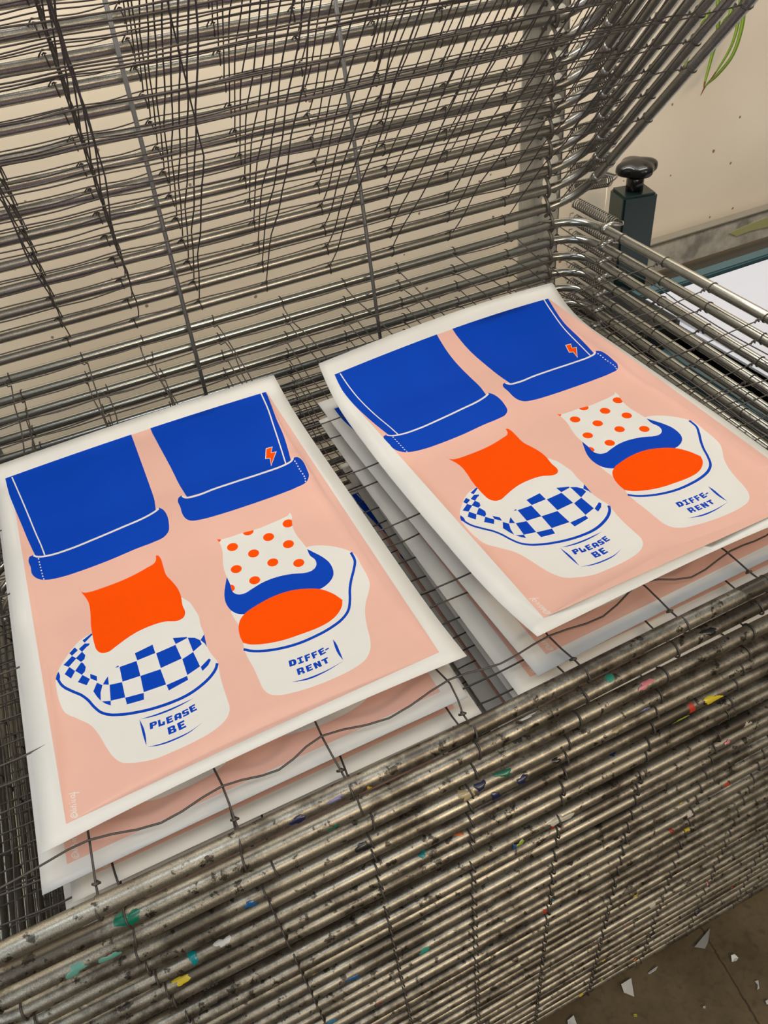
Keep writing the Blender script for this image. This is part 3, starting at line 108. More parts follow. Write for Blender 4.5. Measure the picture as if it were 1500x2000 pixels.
('P','2431,3062 2434,3045 2436,3029 2441,3015 2451,3002 2464,2994 2477,2989 2491,2983 2505,2979 2519,2976 2534,2974 2548,2973 2563,2971 2577,2970 2592,2969 2607,2968 2623,2967 2638,2966 2654,2966 2669,2966 2685,2966 2700,2965 2716,2965 2732,2965 2747,2964 2763,2962 2778,2960 2794,2959 2809,2956 2824,2954 2840,2952 2855,2950 2871,2947 2886,2946 2902,2944 2918,2943 2933,2942 2948,2942 2963,2942 2978,2943 2993,2944 3008,2945 3023,2946 3038,2947 3054,2948 3069,2950 3084,2952 3099,2953 3114,2955 3130,2956 3145,2958 3160,2959 3175,2961 3190,2962 3206,2964 3221,2966 3236,2968 3252,2971 3267,2974 3283,2977 3297,2979 3311,2981 3325,2984 3339,2989 3353,2997 3365,3008 3377,3022 3389,3036 3390,3011 3391,2987 3389,2962 3384,2940 3375,2919 3366,2898 3359,2877 3353,2856 3347,2836 3341,2815 3336,2794 3331,2773 3328,2752 3325,2728 3323,2705 3322,2681 3321,2658 3321,2635 3321,2612 3322,2590 3323,2569 3325,2548 3328,2527 3331,2507 3334,2487 3336,2467 3339,2446 3341,2428 3343,2409 3345,2391 3347,2373 3349,2354 3349,2335 3349,2316 3347,2296 3345,2276 3342,2256 3340,2236 3340,2217 3340,2198 3344,2180 3349,2163 3356,2146 3362,2129 3367,2112 3369,2094 3368,2074 3364,2053 3359,2033 3350,2016 3339,2000 3327,1986 3312,1975 3298,1967 3283,1960 3268,1955 3252,1953 3237,1953 3221,1954 3206,1956 3192,1959 3178,1963 3165,1967 3151,1972 3138,1978 3124,1984 3111,1990 3098,1996 3084,2002 3071,2008 3058,2013 3044,2018 3030,2022 3016,2026 3002,2030 2987,2033 2973,2036 2959,2040 2944,2043 2930,2045 2916,2048 2901,2050 2887,2052 2872,2054 2858,2055 2843,2056 2829,2057 2815,2058 2800,2058 2786,2057 2772,2057 2758,2056 2744,2055 2729,2054 2715,2052 2701,2050 2687,2048 2673,2045 2659,2042 2646,2038 2632,2034 2618,2031 2604,2027 2591,2023 2577,2019 2564,2016 2550,2012 2537,2007 2524,2003 2511,1999 2498,1996 2485,1994 2472,1994 2459,1995 2446,1997 2434,2000 2421,2004 2410,2010 2399,2018 2389,2028 2380,2039 2372,2052 2366,2066 2361,2081 2359,2099 2358,2117 2360,2136 2362,2155 2365,2174 2367,2193 2368,2212 2368,2232 2368,2252 2367,2273 2367,2293 2366,2313 2366,2334 2366,2354 2367,2374 2367,2395 2368,2416 2369,2436 2370,2457 2372,2478 2375,2497 2378,2516 2381,2535 2385,2554 2389,2573 2393,2591 2398,2611 2403,2631 2409,2650 2414,2670 2420,2689 2425,2709 2430,2729 2434,2749 2438,2770 2441,2791 2444,2813 2447,2834 2449,2856 2451,2878 2451,2899 2450,2922 2448,2943 2445,2965 2442,2987 2439,3006 2437,3024 2434,3043'),
('o','2633,2770 2626,2749 2614,2732 2598,2720 2578,2714 2558,2715 2539,2722 2522,2736 2510,2754 2504,2776 2504,2798 2510,2819 2522,2836 2539,2849 2558,2855 2579,2854 2598,2846 2615,2833 2627,2814 2633,2792'),
('o','2823,2539 2817,2519 2804,2502 2788,2490 2768,2485 2748,2485 2729,2493 2713,2506 2701,2524 2695,2545 2696,2566 2702,2586 2714,2603 2731,2615 2750,2621 2771,2620 2790,2613 2806,2599 2818,2581 2824,2561'),
('o','3074,2721 3067,2700 3054,2682 3036,2670 3016,2663 2995,2664 2976,2671 2960,2685 2948,2703 2942,2725 2943,2747 2950,2768 2963,2786 2980,2799 3001,2805 3022,2805 3041,2797 3058,2783 3069,2765 3075,2743'),
('o','3245,2488 3237,2467 3224,2450 3207,2438 3187,2432 3166,2433 3147,2440 3130,2453 3119,2471 3114,2491 3115,2513 3122,2533 3135,2550 3152,2563 3173,2569 3193,2568 3213,2561 3229,2548 3241,2530 3246,2509'),
('o','2563,2392 2556,2372 2545,2356 2529,2345 2510,2340 2490,2341 2472,2348 2456,2361 2444,2379 2438,2399 2438,2419 2444,2439 2455,2455 2471,2466 2490,2472 2510,2471 2529,2463 2545,2450 2557,2433 2563,2412'),
('o','2977,2286 2970,2266 2958,2250 2941,2239 2922,2233 2902,2234 2883,2241 2868,2254 2856,2271 2851,2291 2851,2312 2858,2331 2870,2347 2887,2359 2906,2365 2926,2364 2945,2356 2961,2344 2973,2326 2978,2306'),
('o','3244,2131 3236,2112 3224,2096 3207,2085 3187,2080 3167,2080 3148,2087 3133,2100 3122,2117 3116,2136 3117,2157 3124,2176 3137,2192 3154,2203 3174,2209 3194,2208 3213,2201 3229,2189 3240,2172 3245,2152'),
('o','2698,2116 2692,2097 2680,2081 2664,2071 2646,2066 2626,2067 2608,2074 2592,2087 2581,2104 2575,2123 2575,2143 2581,2161 2593,2177 2609,2188 2627,2193 2647,2192 2665,2185 2681,2172 2693,2155 2698,2136'),
('o','3369,2839 3360,2817 3347,2799 3329,2786 3308,2779 3286,2779 3266,2787 3250,2800 3238,2819 3233,2841 3234,2864 3242,2886 3256,2904 3274,2918 3295,2925 3316,2924 3337,2917 3353,2903 3365,2884 3370,2862'),
('o','2884,2943 2877,2921 2865,2903 2847,2890 2827,2884 2806,2884 2787,2892 2770,2906 2758,2925 2752,2947 2752,2970 2759,2992 2772,3011 2789,3024 2809,3030 2831,3030 2851,3022 2867,3008 2879,2989 2885,2966'),
('o','2489,3004 2483,2985 2474,2968 2462,2956 2447,2950 2432,2950 2418,2957 2406,2969 2397,2985 2393,3005 2393,3025 2398,3045 2407,3062 2420,3074 2435,3080 2450,3080 2464,3074 2476,3061 2485,3045 2489,3025'),
('o','2401,2137 2397,2120 2388,2106 2377,2096 2363,2091 2349,2092 2336,2098 2324,2109 2316,2123 2312,2140 2312,2158 2317,2174 2325,2189 2337,2199 2350,2204 2365,2203 2378,2197 2389,2186 2397,2172 2402,2155'),
('B','3106,902 3108,885 3111,867 3114,850 3115,833 3115,816 3115,800 3114,784 3112,768 3111,752 3109,736 3107,719 3106,703 3104,686 3103,668 3101,650 3099,632 3097,614 3095,597 3093,579 3091,596 3088,613 3085,630 3083,648 3080,665 3079,682 3079,699 3079,715 3079,731 3080,747 3082,763 3083,780 3085,796 3088,814 3091,831 3094,849 3098,867 3102,884'),
('B','2531,579 2543,577 2555,574 2567,571 2579,569 2591,566 2603,563 2615,560 2627,558 2639,555 2651,553 2663,551 2676,549 2688,547 2700,546 2713,545 2725,544 2738,543 2750,542 2763,542 2776,541 2788,541 2801,541 2814,541 2826,541 2839,541 2852,541 2865,542 2877,542 2890,543 2904,544 2917,545 2930,547 2943,548 2956,550 2970,552 2983,554 2996,556 3010,558 3023,560 3036,562 3050,565 3063,567 3077,569 3090,570 3077,568 3064,565 3052,562 3039,559 3026,556 3013,553 3001,550 2988,547 2975,544 2962,541 2950,539 2937,536 2925,534 2912,532 2899,530 2887,528 2874,527 2861,525 2848,524 2835,523 2822,522 2809,521 2796,520 2783,519 2770,519 2757,519 2745,519 2732,520 2719,521 2706,522 2694,524 2681,526 2668,529 2656,533 2643,536 2631,541 2618,545 2606,550 2593,555 2581,560 2569,565 2556,570 2544,575'),
('B','1124,768 1133,846 1189,839 1202,825 1198,797 1183,788 1157,791 1153,764'),
('W','1159,809 1160,823 1177,821 1175,806'),
('B','1206,752 1214,833 1238,830 1233,773 1249,771 1251,792 1275,789 1272,752 1264,744'),
('B','1290,738 1293,821 1356,819 1355,799 1319,800 1318,789 1347,788 1346,769 1317,770 1317,757 1353,756 1352,736'),
('B','1367,736 1373,796 1389,810 1431,807 1443,791 1436,731 1410,733 1412,749 1395,750 1393,734'),
('W','1397,770 1399,788 1416,786 1414,768'),
('B','1451,735 1451,754 1490,754 1490,764 1461,764 1452,774 1452,803 1462,812 1517,812 1517,794 1478,794 1478,783 1507,783 1516,774 1516,745 1506,735'),
('B','1532,742 1527,824 1591,830 1592,810 1555,807 1556,795 1585,798 1586,780 1557,777 1557,764 1595,767 1596,747'),
('B','1277,607 1281,697 1344,693 1354,681 1353,658 1346,650 1358,639 1356,612 1346,602'),
('W','1309,661 1310,674 1327,673 1327,659'),
('W','1308,624 1309,640 1329,638 1328,623'),
('B','1380,599 1377,695 1449,698 1450,675 1408,673 1408,660 1441,661 1442,640 1409,639 1409,624 1451,625 1452,603'),
('B','2581,776 2595,857 2651,852 2667,832 2659,786 2637,770'),
('W','2614,792 2622,835 2636,828 2630,796'),
('B','2672,761 2675,782 2693,781 2699,826 2681,826 2684,847 2743,846 2740,826 2722,826 2716,781 2734,781 2731,760'),
('B','2749,755 2762,842 2822,842 2819,821 2784,821 2782,807 2811,807 2808,786 2779,786 2775,755'),
('B','2830,753 2835,838 2895,841 2894,821 2859,819 2858,805 2887,807 2886,786 2857,785 2855,754'),
('B','2911,754 2909,837 2975,847 2976,827 2937,821 2938,809 2968,814 2968,796 2938,791 2938,778 2976,784 2977,764'),
('B','2982,793 2980,810 3023,819 3025,802'),
('B','2620,630 2632,716 2691,709 2700,697 2696,669 2687,661 2696,649 2692,621 2667,624 2671,648 2651,651 2647,627'),
('W','2654,671 2657,692 2673,690 2670,669'),
('B','2716,620 2725,702 2790,703 2787,684 2750,683 2749,671 2778,672 2776,654 2746,653 2745,640 2782,641 2779,621'),
('B','2803,617 2805,700 2835,700 2851,663 2852,701 2879,701 2876,618 2849,618 2831,659 2830,617'),
('B','2894,678 2894,698 2966,704 2966,685 2943,683 2943,627 2916,625 2916,680'),
('W','340,212 336,201 325,198 312,203 299,214 291,229 288,244 281,246 284,227 295,208 311,194 328,188 341,192 347,205'),
('W','288,241 293,252 303,255 317,251 329,239 338,224 340,209 347,208 344,226 333,245 317,259 301,265 288,261 282,248'),
('W','325,231 330,217 325,213 310,222 307,231 313,237 307,245 300,236 306,216 326,203 337,212 331,233'),
('W','282,296 340,269 340,278 282,305'),
('W','304,273 315,260 332,254 342,263 336,271 329,264 317,268 308,279'),
('W','309,301 341,287 341,296 309,310'),
('W','287,334 343,304 344,313 288,343'),
('W','309,343 303,321 310,315 316,337'),
('W','319,341 346,330 346,340 318,350'),
('W','284,374 291,373 290,383 282,384'),
('W','305,373 340,359 339,369 305,382'),
('W','307,393 342,376 346,392 339,396 340,386 307,402'),
('W','323,460 306,458 302,439 316,417 336,411 344,427 338,447 332,446 337,430 332,421 318,425 309,439 311,449 326,450'),
('W','343,436 327,458 322,452 339,430'),
('W','288,481 312,473 341,460 385,439 385,449 341,469 311,482 287,490'),
('W','335,481 337,442 344,439 342,479')]

# ------------------------------------------------------------ helpers
def link(o): COL.objects.link(o); return o
def tag(o, label, cat, group=None):
    o['label'] = label; o['category'] = cat
    if group: o['group'] = group
    return o
def empty(name, loc, rot=(0, 0, 0), parent=None):
    o = bpy.data.objects.new(name, None); o.empty_display_size = .05; link(o); o.location = loc; o.rotation_euler = rot
    if parent: o.parent = parent
    return o
def make(name, verts, faces, mats, parent=None, smooth=True, midx=None):
    me = bpy.data.meshes.new(name); me.from_pydata([tuple(v) for v in verts], [], faces)
    for m in (mats if isinstance(mats, (list, tuple)) else [mats]): me.materials.append(m)
    if smooth: me.polygons.foreach_set('use_smooth', [True]*len(me.polygons))
    if midx is not None: me.polygons.foreach_set('material_index', midx)
    me.update()
    o = link(bpy.data.objects.new(name, me))
    if parent: o.parent = parent
    return o
class MB:
    def __init__(s): s.v = []; s.f = []
    def add(s, v, f):
        b = len(s.v); s.v += [tuple(x) for x in v]; s.f += [tuple(i+b for i in q) for q in f]
    def tube(s, pts, r, seg=8, closed=False, cap=True):
        P = [Vector(p) for p in pts]; n = len(P); up = None; vs = []
        for i in range(n):
            a = P[(i-1) % n] if (closed or i > 0) else P[i]; b = P[(i+1) % n] if (closed or i < n-1) else P[i]
            t = (b-a).normalized()
            if up is None:
                up = Vector((0, 0, 1)) if abs(t.z) < .9 else Vector((1, 0, 0))
            u = (up - t*up.dot(t)).normalized(); w_ = t.cross(u); up = u
            rr = r[i] if isinstance(r, (list, tuple)) else r
            for k in range(seg):
                a_ = 2*math.pi*k/seg; vs.append(P[i] + u*math.cos(a_)*rr + w_*math.sin(a_)*rr)
        fs = []
        for i in range(n if closed else n-1):
            j = (i+1) % n
            for k in range(seg):
                k2 = (k+1) % seg; fs.append((i*seg+k, i*seg+k2, j*seg+k2, j*seg+k))
        if cap and not closed:
            fs.append(tuple(range(seg))[::-1]); fs.append(tuple((n-1)*seg+k for k in range(seg)))
        s.add(vs, fs)
    def box(s, c, d, rz=0, bev=0):
        bm = bmesh.new(); bmesh.ops.create_cube(bm, size=1)
        bmesh.ops.scale(bm, vec=d, verts=bm.verts)
        if bev: bmesh.ops.bevel(bm, geom=bm.edges[:], offset=bev, segments=2, affect='EDGES')
        bmesh.ops.rotate(bm, cent=(0, 0, 0), matrix=Matrix.Rotation(rz, 3, 'Z'), verts=bm.verts)
        bmesh.ops.translate(bm, vec=c, verts=bm.verts); s.bm(bm)
    def bm(s, bm):
        bm.verts.index_update(); s.add([v.co[:] for v in bm.verts], [[v.index for v in f.verts] for f in bm.faces]); bm.free()
    def ring(s, c, axis, R_, r, seg=12, rs=5, arc=1.0, start=0):
        ax = Vector(axis).normalized(); u = ax.orthogonal().normalized(); v = ax.cross(u); c = Vector(c)
        if arc < 1:
            s.tube([c + (u*math.cos(start+2*math.pi*arc*k/seg) + v*math.sin(start+2*math.pi*arc*k/seg))*R_ for k in range(seg+1)], r, rs)
        else:
            s.tube([c + (u*math.cos(2*math.pi*k/seg) + v*math.sin(2*math.pi*k/seg))*R_ for k in range(seg)], r, rs, closed=True)
    def build(s, name, mat, parent=None, smooth=True): return make(name, s.v, s.f, mat, parent, smooth)

# ------------------------------------------------------------ materials
def mat(name, col, rough=.5, metal=0, spec=.5):
    m = bpy.data.materials.new(name); m.use_nodes = True; b = m.node_tree.nodes['Principled BSDF']
    b.inputs['Base Color'].default_value = (*col, 1); b.inputs['Roughness'].default_value = rough
    b.inputs['Metallic'].default_value = metal; b.inputs['Specular IOR Level'].default_value = spec
    return m
class NT:
    def __init__(s, m): s.t = m.node_tree; s.b = s.t.nodes['Principled BSDF']
    def n(s, ty, **k):
        x = s.t.nodes.new(ty)
        for a, v in k.items():
            if a.startswith('i_'):
                key = a[2:].replace('_', ' '); x.inputs[key].default_value = v
            else: setattr(x, a, v)
        return x
    def l(s, a, b): s.t.links.new(a, b)
    def ramp(s, src, p0, p1, c0=(0, 0, 0, 1), c1=(1, 1, 1, 1)):
        r = s.n('ShaderNodeValToRGB'); e = r.color_ramp.elements; e[0].position = p0; e[1].position = p1; e[0].color = c0; e[1].color = c1
        s.l(src, r.inputs[0]); return r.outputs[0]
    def mix(s, fac, a, b):
        x = s.n('ShaderNodeMix', data_type='RGBA')
        if hasattr(fac, 'links'): s.l(fac, x.inputs[0])
        else: x.inputs[0].default_value = fac
        for q, i in ((a, 6), (b, 7)):
            if hasattr(q, 'links'): s.l(q, x.inputs[i])
            else: x.inputs[i].default_value = q if len(q) == 4 else (*q, 1)
        return x.outputs[2]
    def math(s, op, a, b=0.0):
        x = s.n('ShaderNodeMath', operation=op)
        for q, i in ((a, 0), (b, 1)):
            if hasattr(q, 'links'): s.l(q, x.inputs[i])
            else: x.inputs[i].default_value = q
        return x.outputs[0]

def tube_mat(name, base, dirt, splat, rough, metal):
    m = mat(name, base, rough, metal); t = NT(m)
    tc = t.n('ShaderNodeTexCoord'); oi = t.n('ShaderNodeObjectInfo')
    off = t.n('ShaderNodeVectorMath', operation='MULTIPLY_ADD')
    cmb = t.n('ShaderNodeCombineXYZ'); 
    for i in range(3): t.l(oi.outputs['Random'], cmb.inputs[i])
    t.l(cmb.outputs[0], off.inputs[0]); off.inputs[1].default_value = (37, 53, 19); t.l(tc.outputs['Object'], off.inputs[2]); v = off.outputs[0]
    fine = t.n('ShaderNodeTexNoise', i_Scale=950., i_Detail=3., i_Roughness=.7); t.l(v, fine.inputs['Vector'])
    big = t.n('ShaderNodeTexNoise', i_Scale=14., i_Detail=5., i_Roughness=.65); t.l(v, big.inputs['Vector'])
    med = t.n('ShaderNodeTexNoise', i_Scale=70., i_Detail=4., i_Roughness=.7); t.l(v, med.inputs['Vector'])
    c = t.mix(t.ramp(fine.outputs[0], .36, .64), tuple(x*.60 for x in base), tuple(min(1, x*1.45) for x in base))
    c = t.mix(t.math('MULTIPLY', t.ramp(big.outputs[0], .42, .72), dirt), c, (.17, .135, .10))
    c = t.mix(t.math('MULTIPLY', oi.outputs['Random'], .22), c, (.30, .28, .25))
    nonm = None
    if splat:
        sx = t.n('ShaderNodeSeparateXYZ'); t.l(tc.outputs['Object'], sx.inputs[0]); fm = t.math('LESS_THAN', sx.outputs[1], -1.448*S+.03)
        c = t.mix(t.math('MULTIPLY', t.math('SUBTRACT', 1.0, fm), .85), c, (.47, .475, .44))
        c = t.mix(t.math('MULTIPLY', fm, .30), c, (.34, .30, .21))
        st = t.n('ShaderNodeTexNoise', i_Scale=9., i_Detail=6., i_Roughness=.75); t.l(v, st.inputs['Vector'])
        c = t.mix(t.math('MULTIPLY', fm, t.math('MULTIPLY', t.ramp(st.outputs[0], .45, .58), .78)), c, (.075, .06, .046))
        c = t.mix(t.math('MULTIPLY', fm, t.math('MULTIPLY', t.ramp(med.outputs[0], .58, .63), .85)), c, (.03, .025, .02))
        rg = t.math('MULTIPLY', t.math('SUBTRACT', 1.0, fm), -.19)
        vo = t.n('ShaderNodeTexVoronoi', i_Scale=26.); t.l(v, vo.inputs['Vector'])
        dn = t.math('ADD', vo.outputs['Distance'], t.math('MULTIPLY', t.math('SUBTRACT', med.outputs[0], .5), .6))
        sel = t.n('ShaderNodeSeparateColor'); t.l(vo.outputs['Color'], sel.inputs[0])
        msk = t.math('MULTIPLY', t.math('LESS_THAN', dn, .16), t.math('GREATER_THAN', sel.outputs[0], 1-.26*splat))
        msk = t.math('MULTIPLY', msk, fm)
        r = t.n('ShaderNodeValToRGB'); r.color_ramp.interpolation = 'CONSTANT'; e = r.color_ramp.elements
        cols = [(.01, .02, .09), (.55, .5, .42), (.03, .28, .2), (.5, .04, .02), (.02, .02, .02), (.6, .42, .03), (.04, .2, .35), (.6, .25, .22)]
        e[0].position = 0; e[0].color = (*cols[0], 1); e[1].position = 1/8; e[1].color = (*cols[1], 1)
        for i in range(2, 8): x = e.new(i/8); x.color = (*cols[i], 1)
        t.l(sel.outputs[1], r.inputs[0]); c = t.mix(msk, c, r.outputs[0]); nonm = msk
    t.l(c, t.b.inputs['Base Color'])
    if nonm is not None: t.l(t.math('SUBTRACT', metal, t.math('MULTIPLY', nonm, metal)), t.b.inputs['Metallic'])
    ro = t.math('ADD', rough-.12, t.math('MULTIPLY', big.outputs[0], .24))
    if splat: ro = t.math('ADD', ro, rg)
    t.l(ro, t.b.inputs['Roughness'])
    bp = t.n('ShaderNodeBump', i_Strength=.22, i_Distance=.0003); t.l(t.math('MULTIPLY', fine.outputs[0], t.math('ADD', t.math('MULTIPLY', fm, .85), .15)) if splat else t.math('MULTIPLY', fine.outputs[0], .2), bp.inputs['Height']); t.l(bp.outputs[0], t.b.inputs['Normal'])
    return m
M_front = tube_mat('painted galvanised tube', (.45, .43, .375), .5, 1.0, .40, .88)
M_tube = tube_mat('galvanised tube', (.46, .45, .41), .45, 0, .34, .9)
M_wire = mat('wire', (.105, .092, .082), .5, .55)
M_zinc = mat('zinc', (.5, .49, .45), .3, .9)
M_spring = mat('spring steel', (.24, .225, .195), .4, .8)
M_hook = mat('hook steel', (.20, .19, .165), .45, .6)
M_post = mat('post steel', (.36, .355, .32), .55, .15)
t = NT(M_post); nn = t.n('ShaderNodeTexNoise', i_Scale=40., i_Detail=6.); t.l(nn.outputs[0], t.n('ShaderNodeValToRGB').inputs[0])
t.l(t.mix(t.ramp(nn.outputs[0], .4, .75), (.62, .62, .58), (.50, .49, .44)), t.b.inputs['Base Color'])
M_rod = mat('rod steel', (.16, .155, .155), .5, .6)
def ink(name, col, rough, sp=.35):
    m = mat(name, col, rough, 0, sp); t = NT(m)
    n1 = t.n('ShaderNodeTexNoise', i_Scale=900., i_Detail=2.); bp = t.n('ShaderNodeBump', i_Strength=.06, i_Distance=.0003)
    t.l(n1.outputs[0], bp.inputs['Height']); t.l(bp.outputs[0], t.b.inputs['Normal']); return m
M_paper = ink('paper', (.79, .77, .72), .8, .15)
M_pink = ink('pink ink', (.83, .49, .395), .75, .15)
M_blue = ink('blue ink', (.0, .055, .485), .65, .08)
M_orange = ink('orange ink', (1.0, .085, .0), .8, .06)
INKS = [M_paper, M_pink, M_blue, M_orange]

# ------------------------------------------------------------ the room
RS = 2.75*S
def room():
    m = mat('plaster wall', (.70, .62, .465), .8, 0, .25); t = NT(m); tc = t.n('ShaderNodeTexCoord')
    a = t.n('ShaderNodeTexNoise', i_Scale=3., i_Detail=4.); t.l(tc.outputs['Object'], a.inputs['Vector'])
    c = t.mix(t.ramp(a.outputs[0], .35, .7), (.80, .70, .565), (.74, .64, .50))
    vo = t.n('ShaderNodeTexVoronoi', i_Scale=24.); t.l(tc.outputs['Object'], vo.inputs['Vector'])
    sl = t.n('ShaderNodeSeparateColor'); t.l(vo.outputs['Color'], sl.inputs[0])
    b = t.n('ShaderNodeTexNoise', i_Scale=160.); t.l(tc.outputs['Object'], b.inputs['Vector'])
    rad = t.math('MULTIPLY', sl.outputs[0], .12)
    msk = t.math('LESS_THAN', t.math('ADD', vo.outputs['Distance'], t.math('MULTIPLY', t.math('SUBTRACT', b.outputs[0], .5), .09)), rad)
    msk = t.math('MULTIPLY', msk, t.math('GREATER_THAN', sl.outputs[1], .35))
    c = t.mix(t.math('MULTIPLY', msk, .8), c, t.mix(sl.outputs[2], (.12, .09, .07), (.16, .02, .02)))
    t.l(c, t.b.inputs['Base Color'])
    bp = t.n('ShaderNodeBump', i_Strength=.15, i_Distance=.004); t.l(a.outputs[0], bp.inputs['Height']); t.l(bp.outputs[0], t.b.inputs['Normal'])
    y0 = 2.75*S; b_ = MB(); b_.box((.9, y0+.05, 1.5), (6.4, .1, 3.0)); o = b_.build('wall_back', m, None, False); o['kind'] = 'structure'
    m = mat('concrete floor', (.1, .07, .04), .6, 0, .3); t = NT(m); tc = t.n('ShaderNodeTexCoord')
    mp = t.n('ShaderNodeMapping'); mp.inputs['Rotation'].default_value = (0, 0, .12); mp.inputs['Location'].default_value = (.13, .06, 0); t.l(tc.outputs['Object'], mp.inputs[0])
    a = t.n('ShaderNodeTexNoise', i_Scale=5., i_Detail=7., i_Roughness=.65); t.l(mp.outputs[0], a.inputs['Vector'])
    c = t.mix(t.ramp(a.outputs[0], .3, .72), (.085, .058, .026), (.19, .135, .07))
    b = t.n('ShaderNodeTexNoise', i_Scale=55., i_Detail=5.); t.l(mp.outputs[0], b.inputs['Vector'])
    c = t.mix(t.math('MULTIPLY', t.ramp(b.outputs[0], .5, .75), .45), c, (.045, .033, .018))
    br = t.n('ShaderNodeTexBrick', offset=.5); br.inputs['Scale'].default_value = 1.0; br.inputs['Mortar Size'].default_value = .0028; br.inputs['Mortar Smooth'].default_value = .4
    br.inputs['Brick Width'].default_value = .42; br.inputs['Row Height'].default_value = .3
    wv = t.n('ShaderNodeVectorMath', operation='MULTIPLY_ADD'); t.l(b.outputs['Color'], wv.inputs[0]); wv.inputs[1].default_value = (.012, .012, 0); t.l(mp.outputs[0], wv.inputs[2]); t.l(wv.outputs[0], br.inputs['Vector'])
    c = t.mix(t.math('MULTIPLY', br.outputs['Fac'], .7), c, (.028, .018, .008))
    t.l(c, t.b.inputs['Base Color'])
    bp = t.n('ShaderNodeBump', i_Strength=.3, i_Distance=.003); t.l(b.outputs[0], bp.inputs['Height']); t.l(bp.outputs[0], t.b.inputs['Normal'])
    f = MB(); f.box((.9, 0.2, -.05), (6.4, 3.2+.4, .1)); o = f.build('floor', m, None, False); o['kind'] = 'structure'
room()

# ------------------------------------------------------------ drying trays (local frame: origin at the hinge tube, x right, -y towards the front)
TR = .0138*S; WR = .0017*S
LEN = 1.448*S; XL = -.545*S; XR = 1.53*S; CR = .125*S
XK = [-.435, -.245, -.06, .12, .305, .497, .69, .885, 1.07, 1.255, 1.44]
YK = [-.035, -.218, -.41, -.60, -.79, -.98, -1.165, -1.353]     # cross wires measured from the hinge
def frame_path(sd):
    r = random.Random(sd); P = []
    def arc(cx, cy, a0, a1):
        for k in range(9):
            a = a0 + (a1-a0)*k/8; P.append([cx+CR*math.cos(a), cy+CR*math.sin(a), 0])
    n = 26
    ph = r.uniform(0, 6); am = r.uniform(.0005, .0022); am2 = r.uniform(.0005, .002)
    for k in range(1, n):
        x = XL+CR + (XR-XL-2*CR)*k/n; P.append([x, -LEN+am*math.sin(x*3+ph)*math.sin(math.pi*k/n), am2*math.sin(x*2.3+ph*2)])
    arc(XR-CR, -LEN+CR, -math.pi/2, 0)
    for k in range(1, 14): P.append([XR, -LEN+CR+(LEN-2*CR)*k/14, 0])
    arc(XR-CR, -CR, 0, math.pi/2)
    for k in range(1, n): P.append([XR-CR-(XR-XL-2*CR)*k/n, 0, 0])
    arc(XL+CR, -CR, math.pi/2, math.pi)
    for k in range(1, 14): P.append([XL, -CR-(LEN-2*CR)*k/14, 0])
    arc(XL+CR, -LEN+CR, math.pi, 1.5*math.pi)
    return P
def cat(P, m=3):
    P = [Vector(p) for p in P]; Q = []; n = len(P)
    for i in range(n-1):
        p0 = P[i-1] if i else P[0]; p1 = P[i]; p2 = P[i+1]; p3 = P[min(i+2, n-1)]; k = m if (p2-p1).length > .02 else 1
        for j in range(k):
            t_ = j/k; Q.append(.5*((2*p1)+(p2-p0)*t_+(2*p0-5*p1+4*p2-p3)*t_*t_+(3*p1-p0-3*p2+p3)*t_**3))
    return Q+[P[-1]]
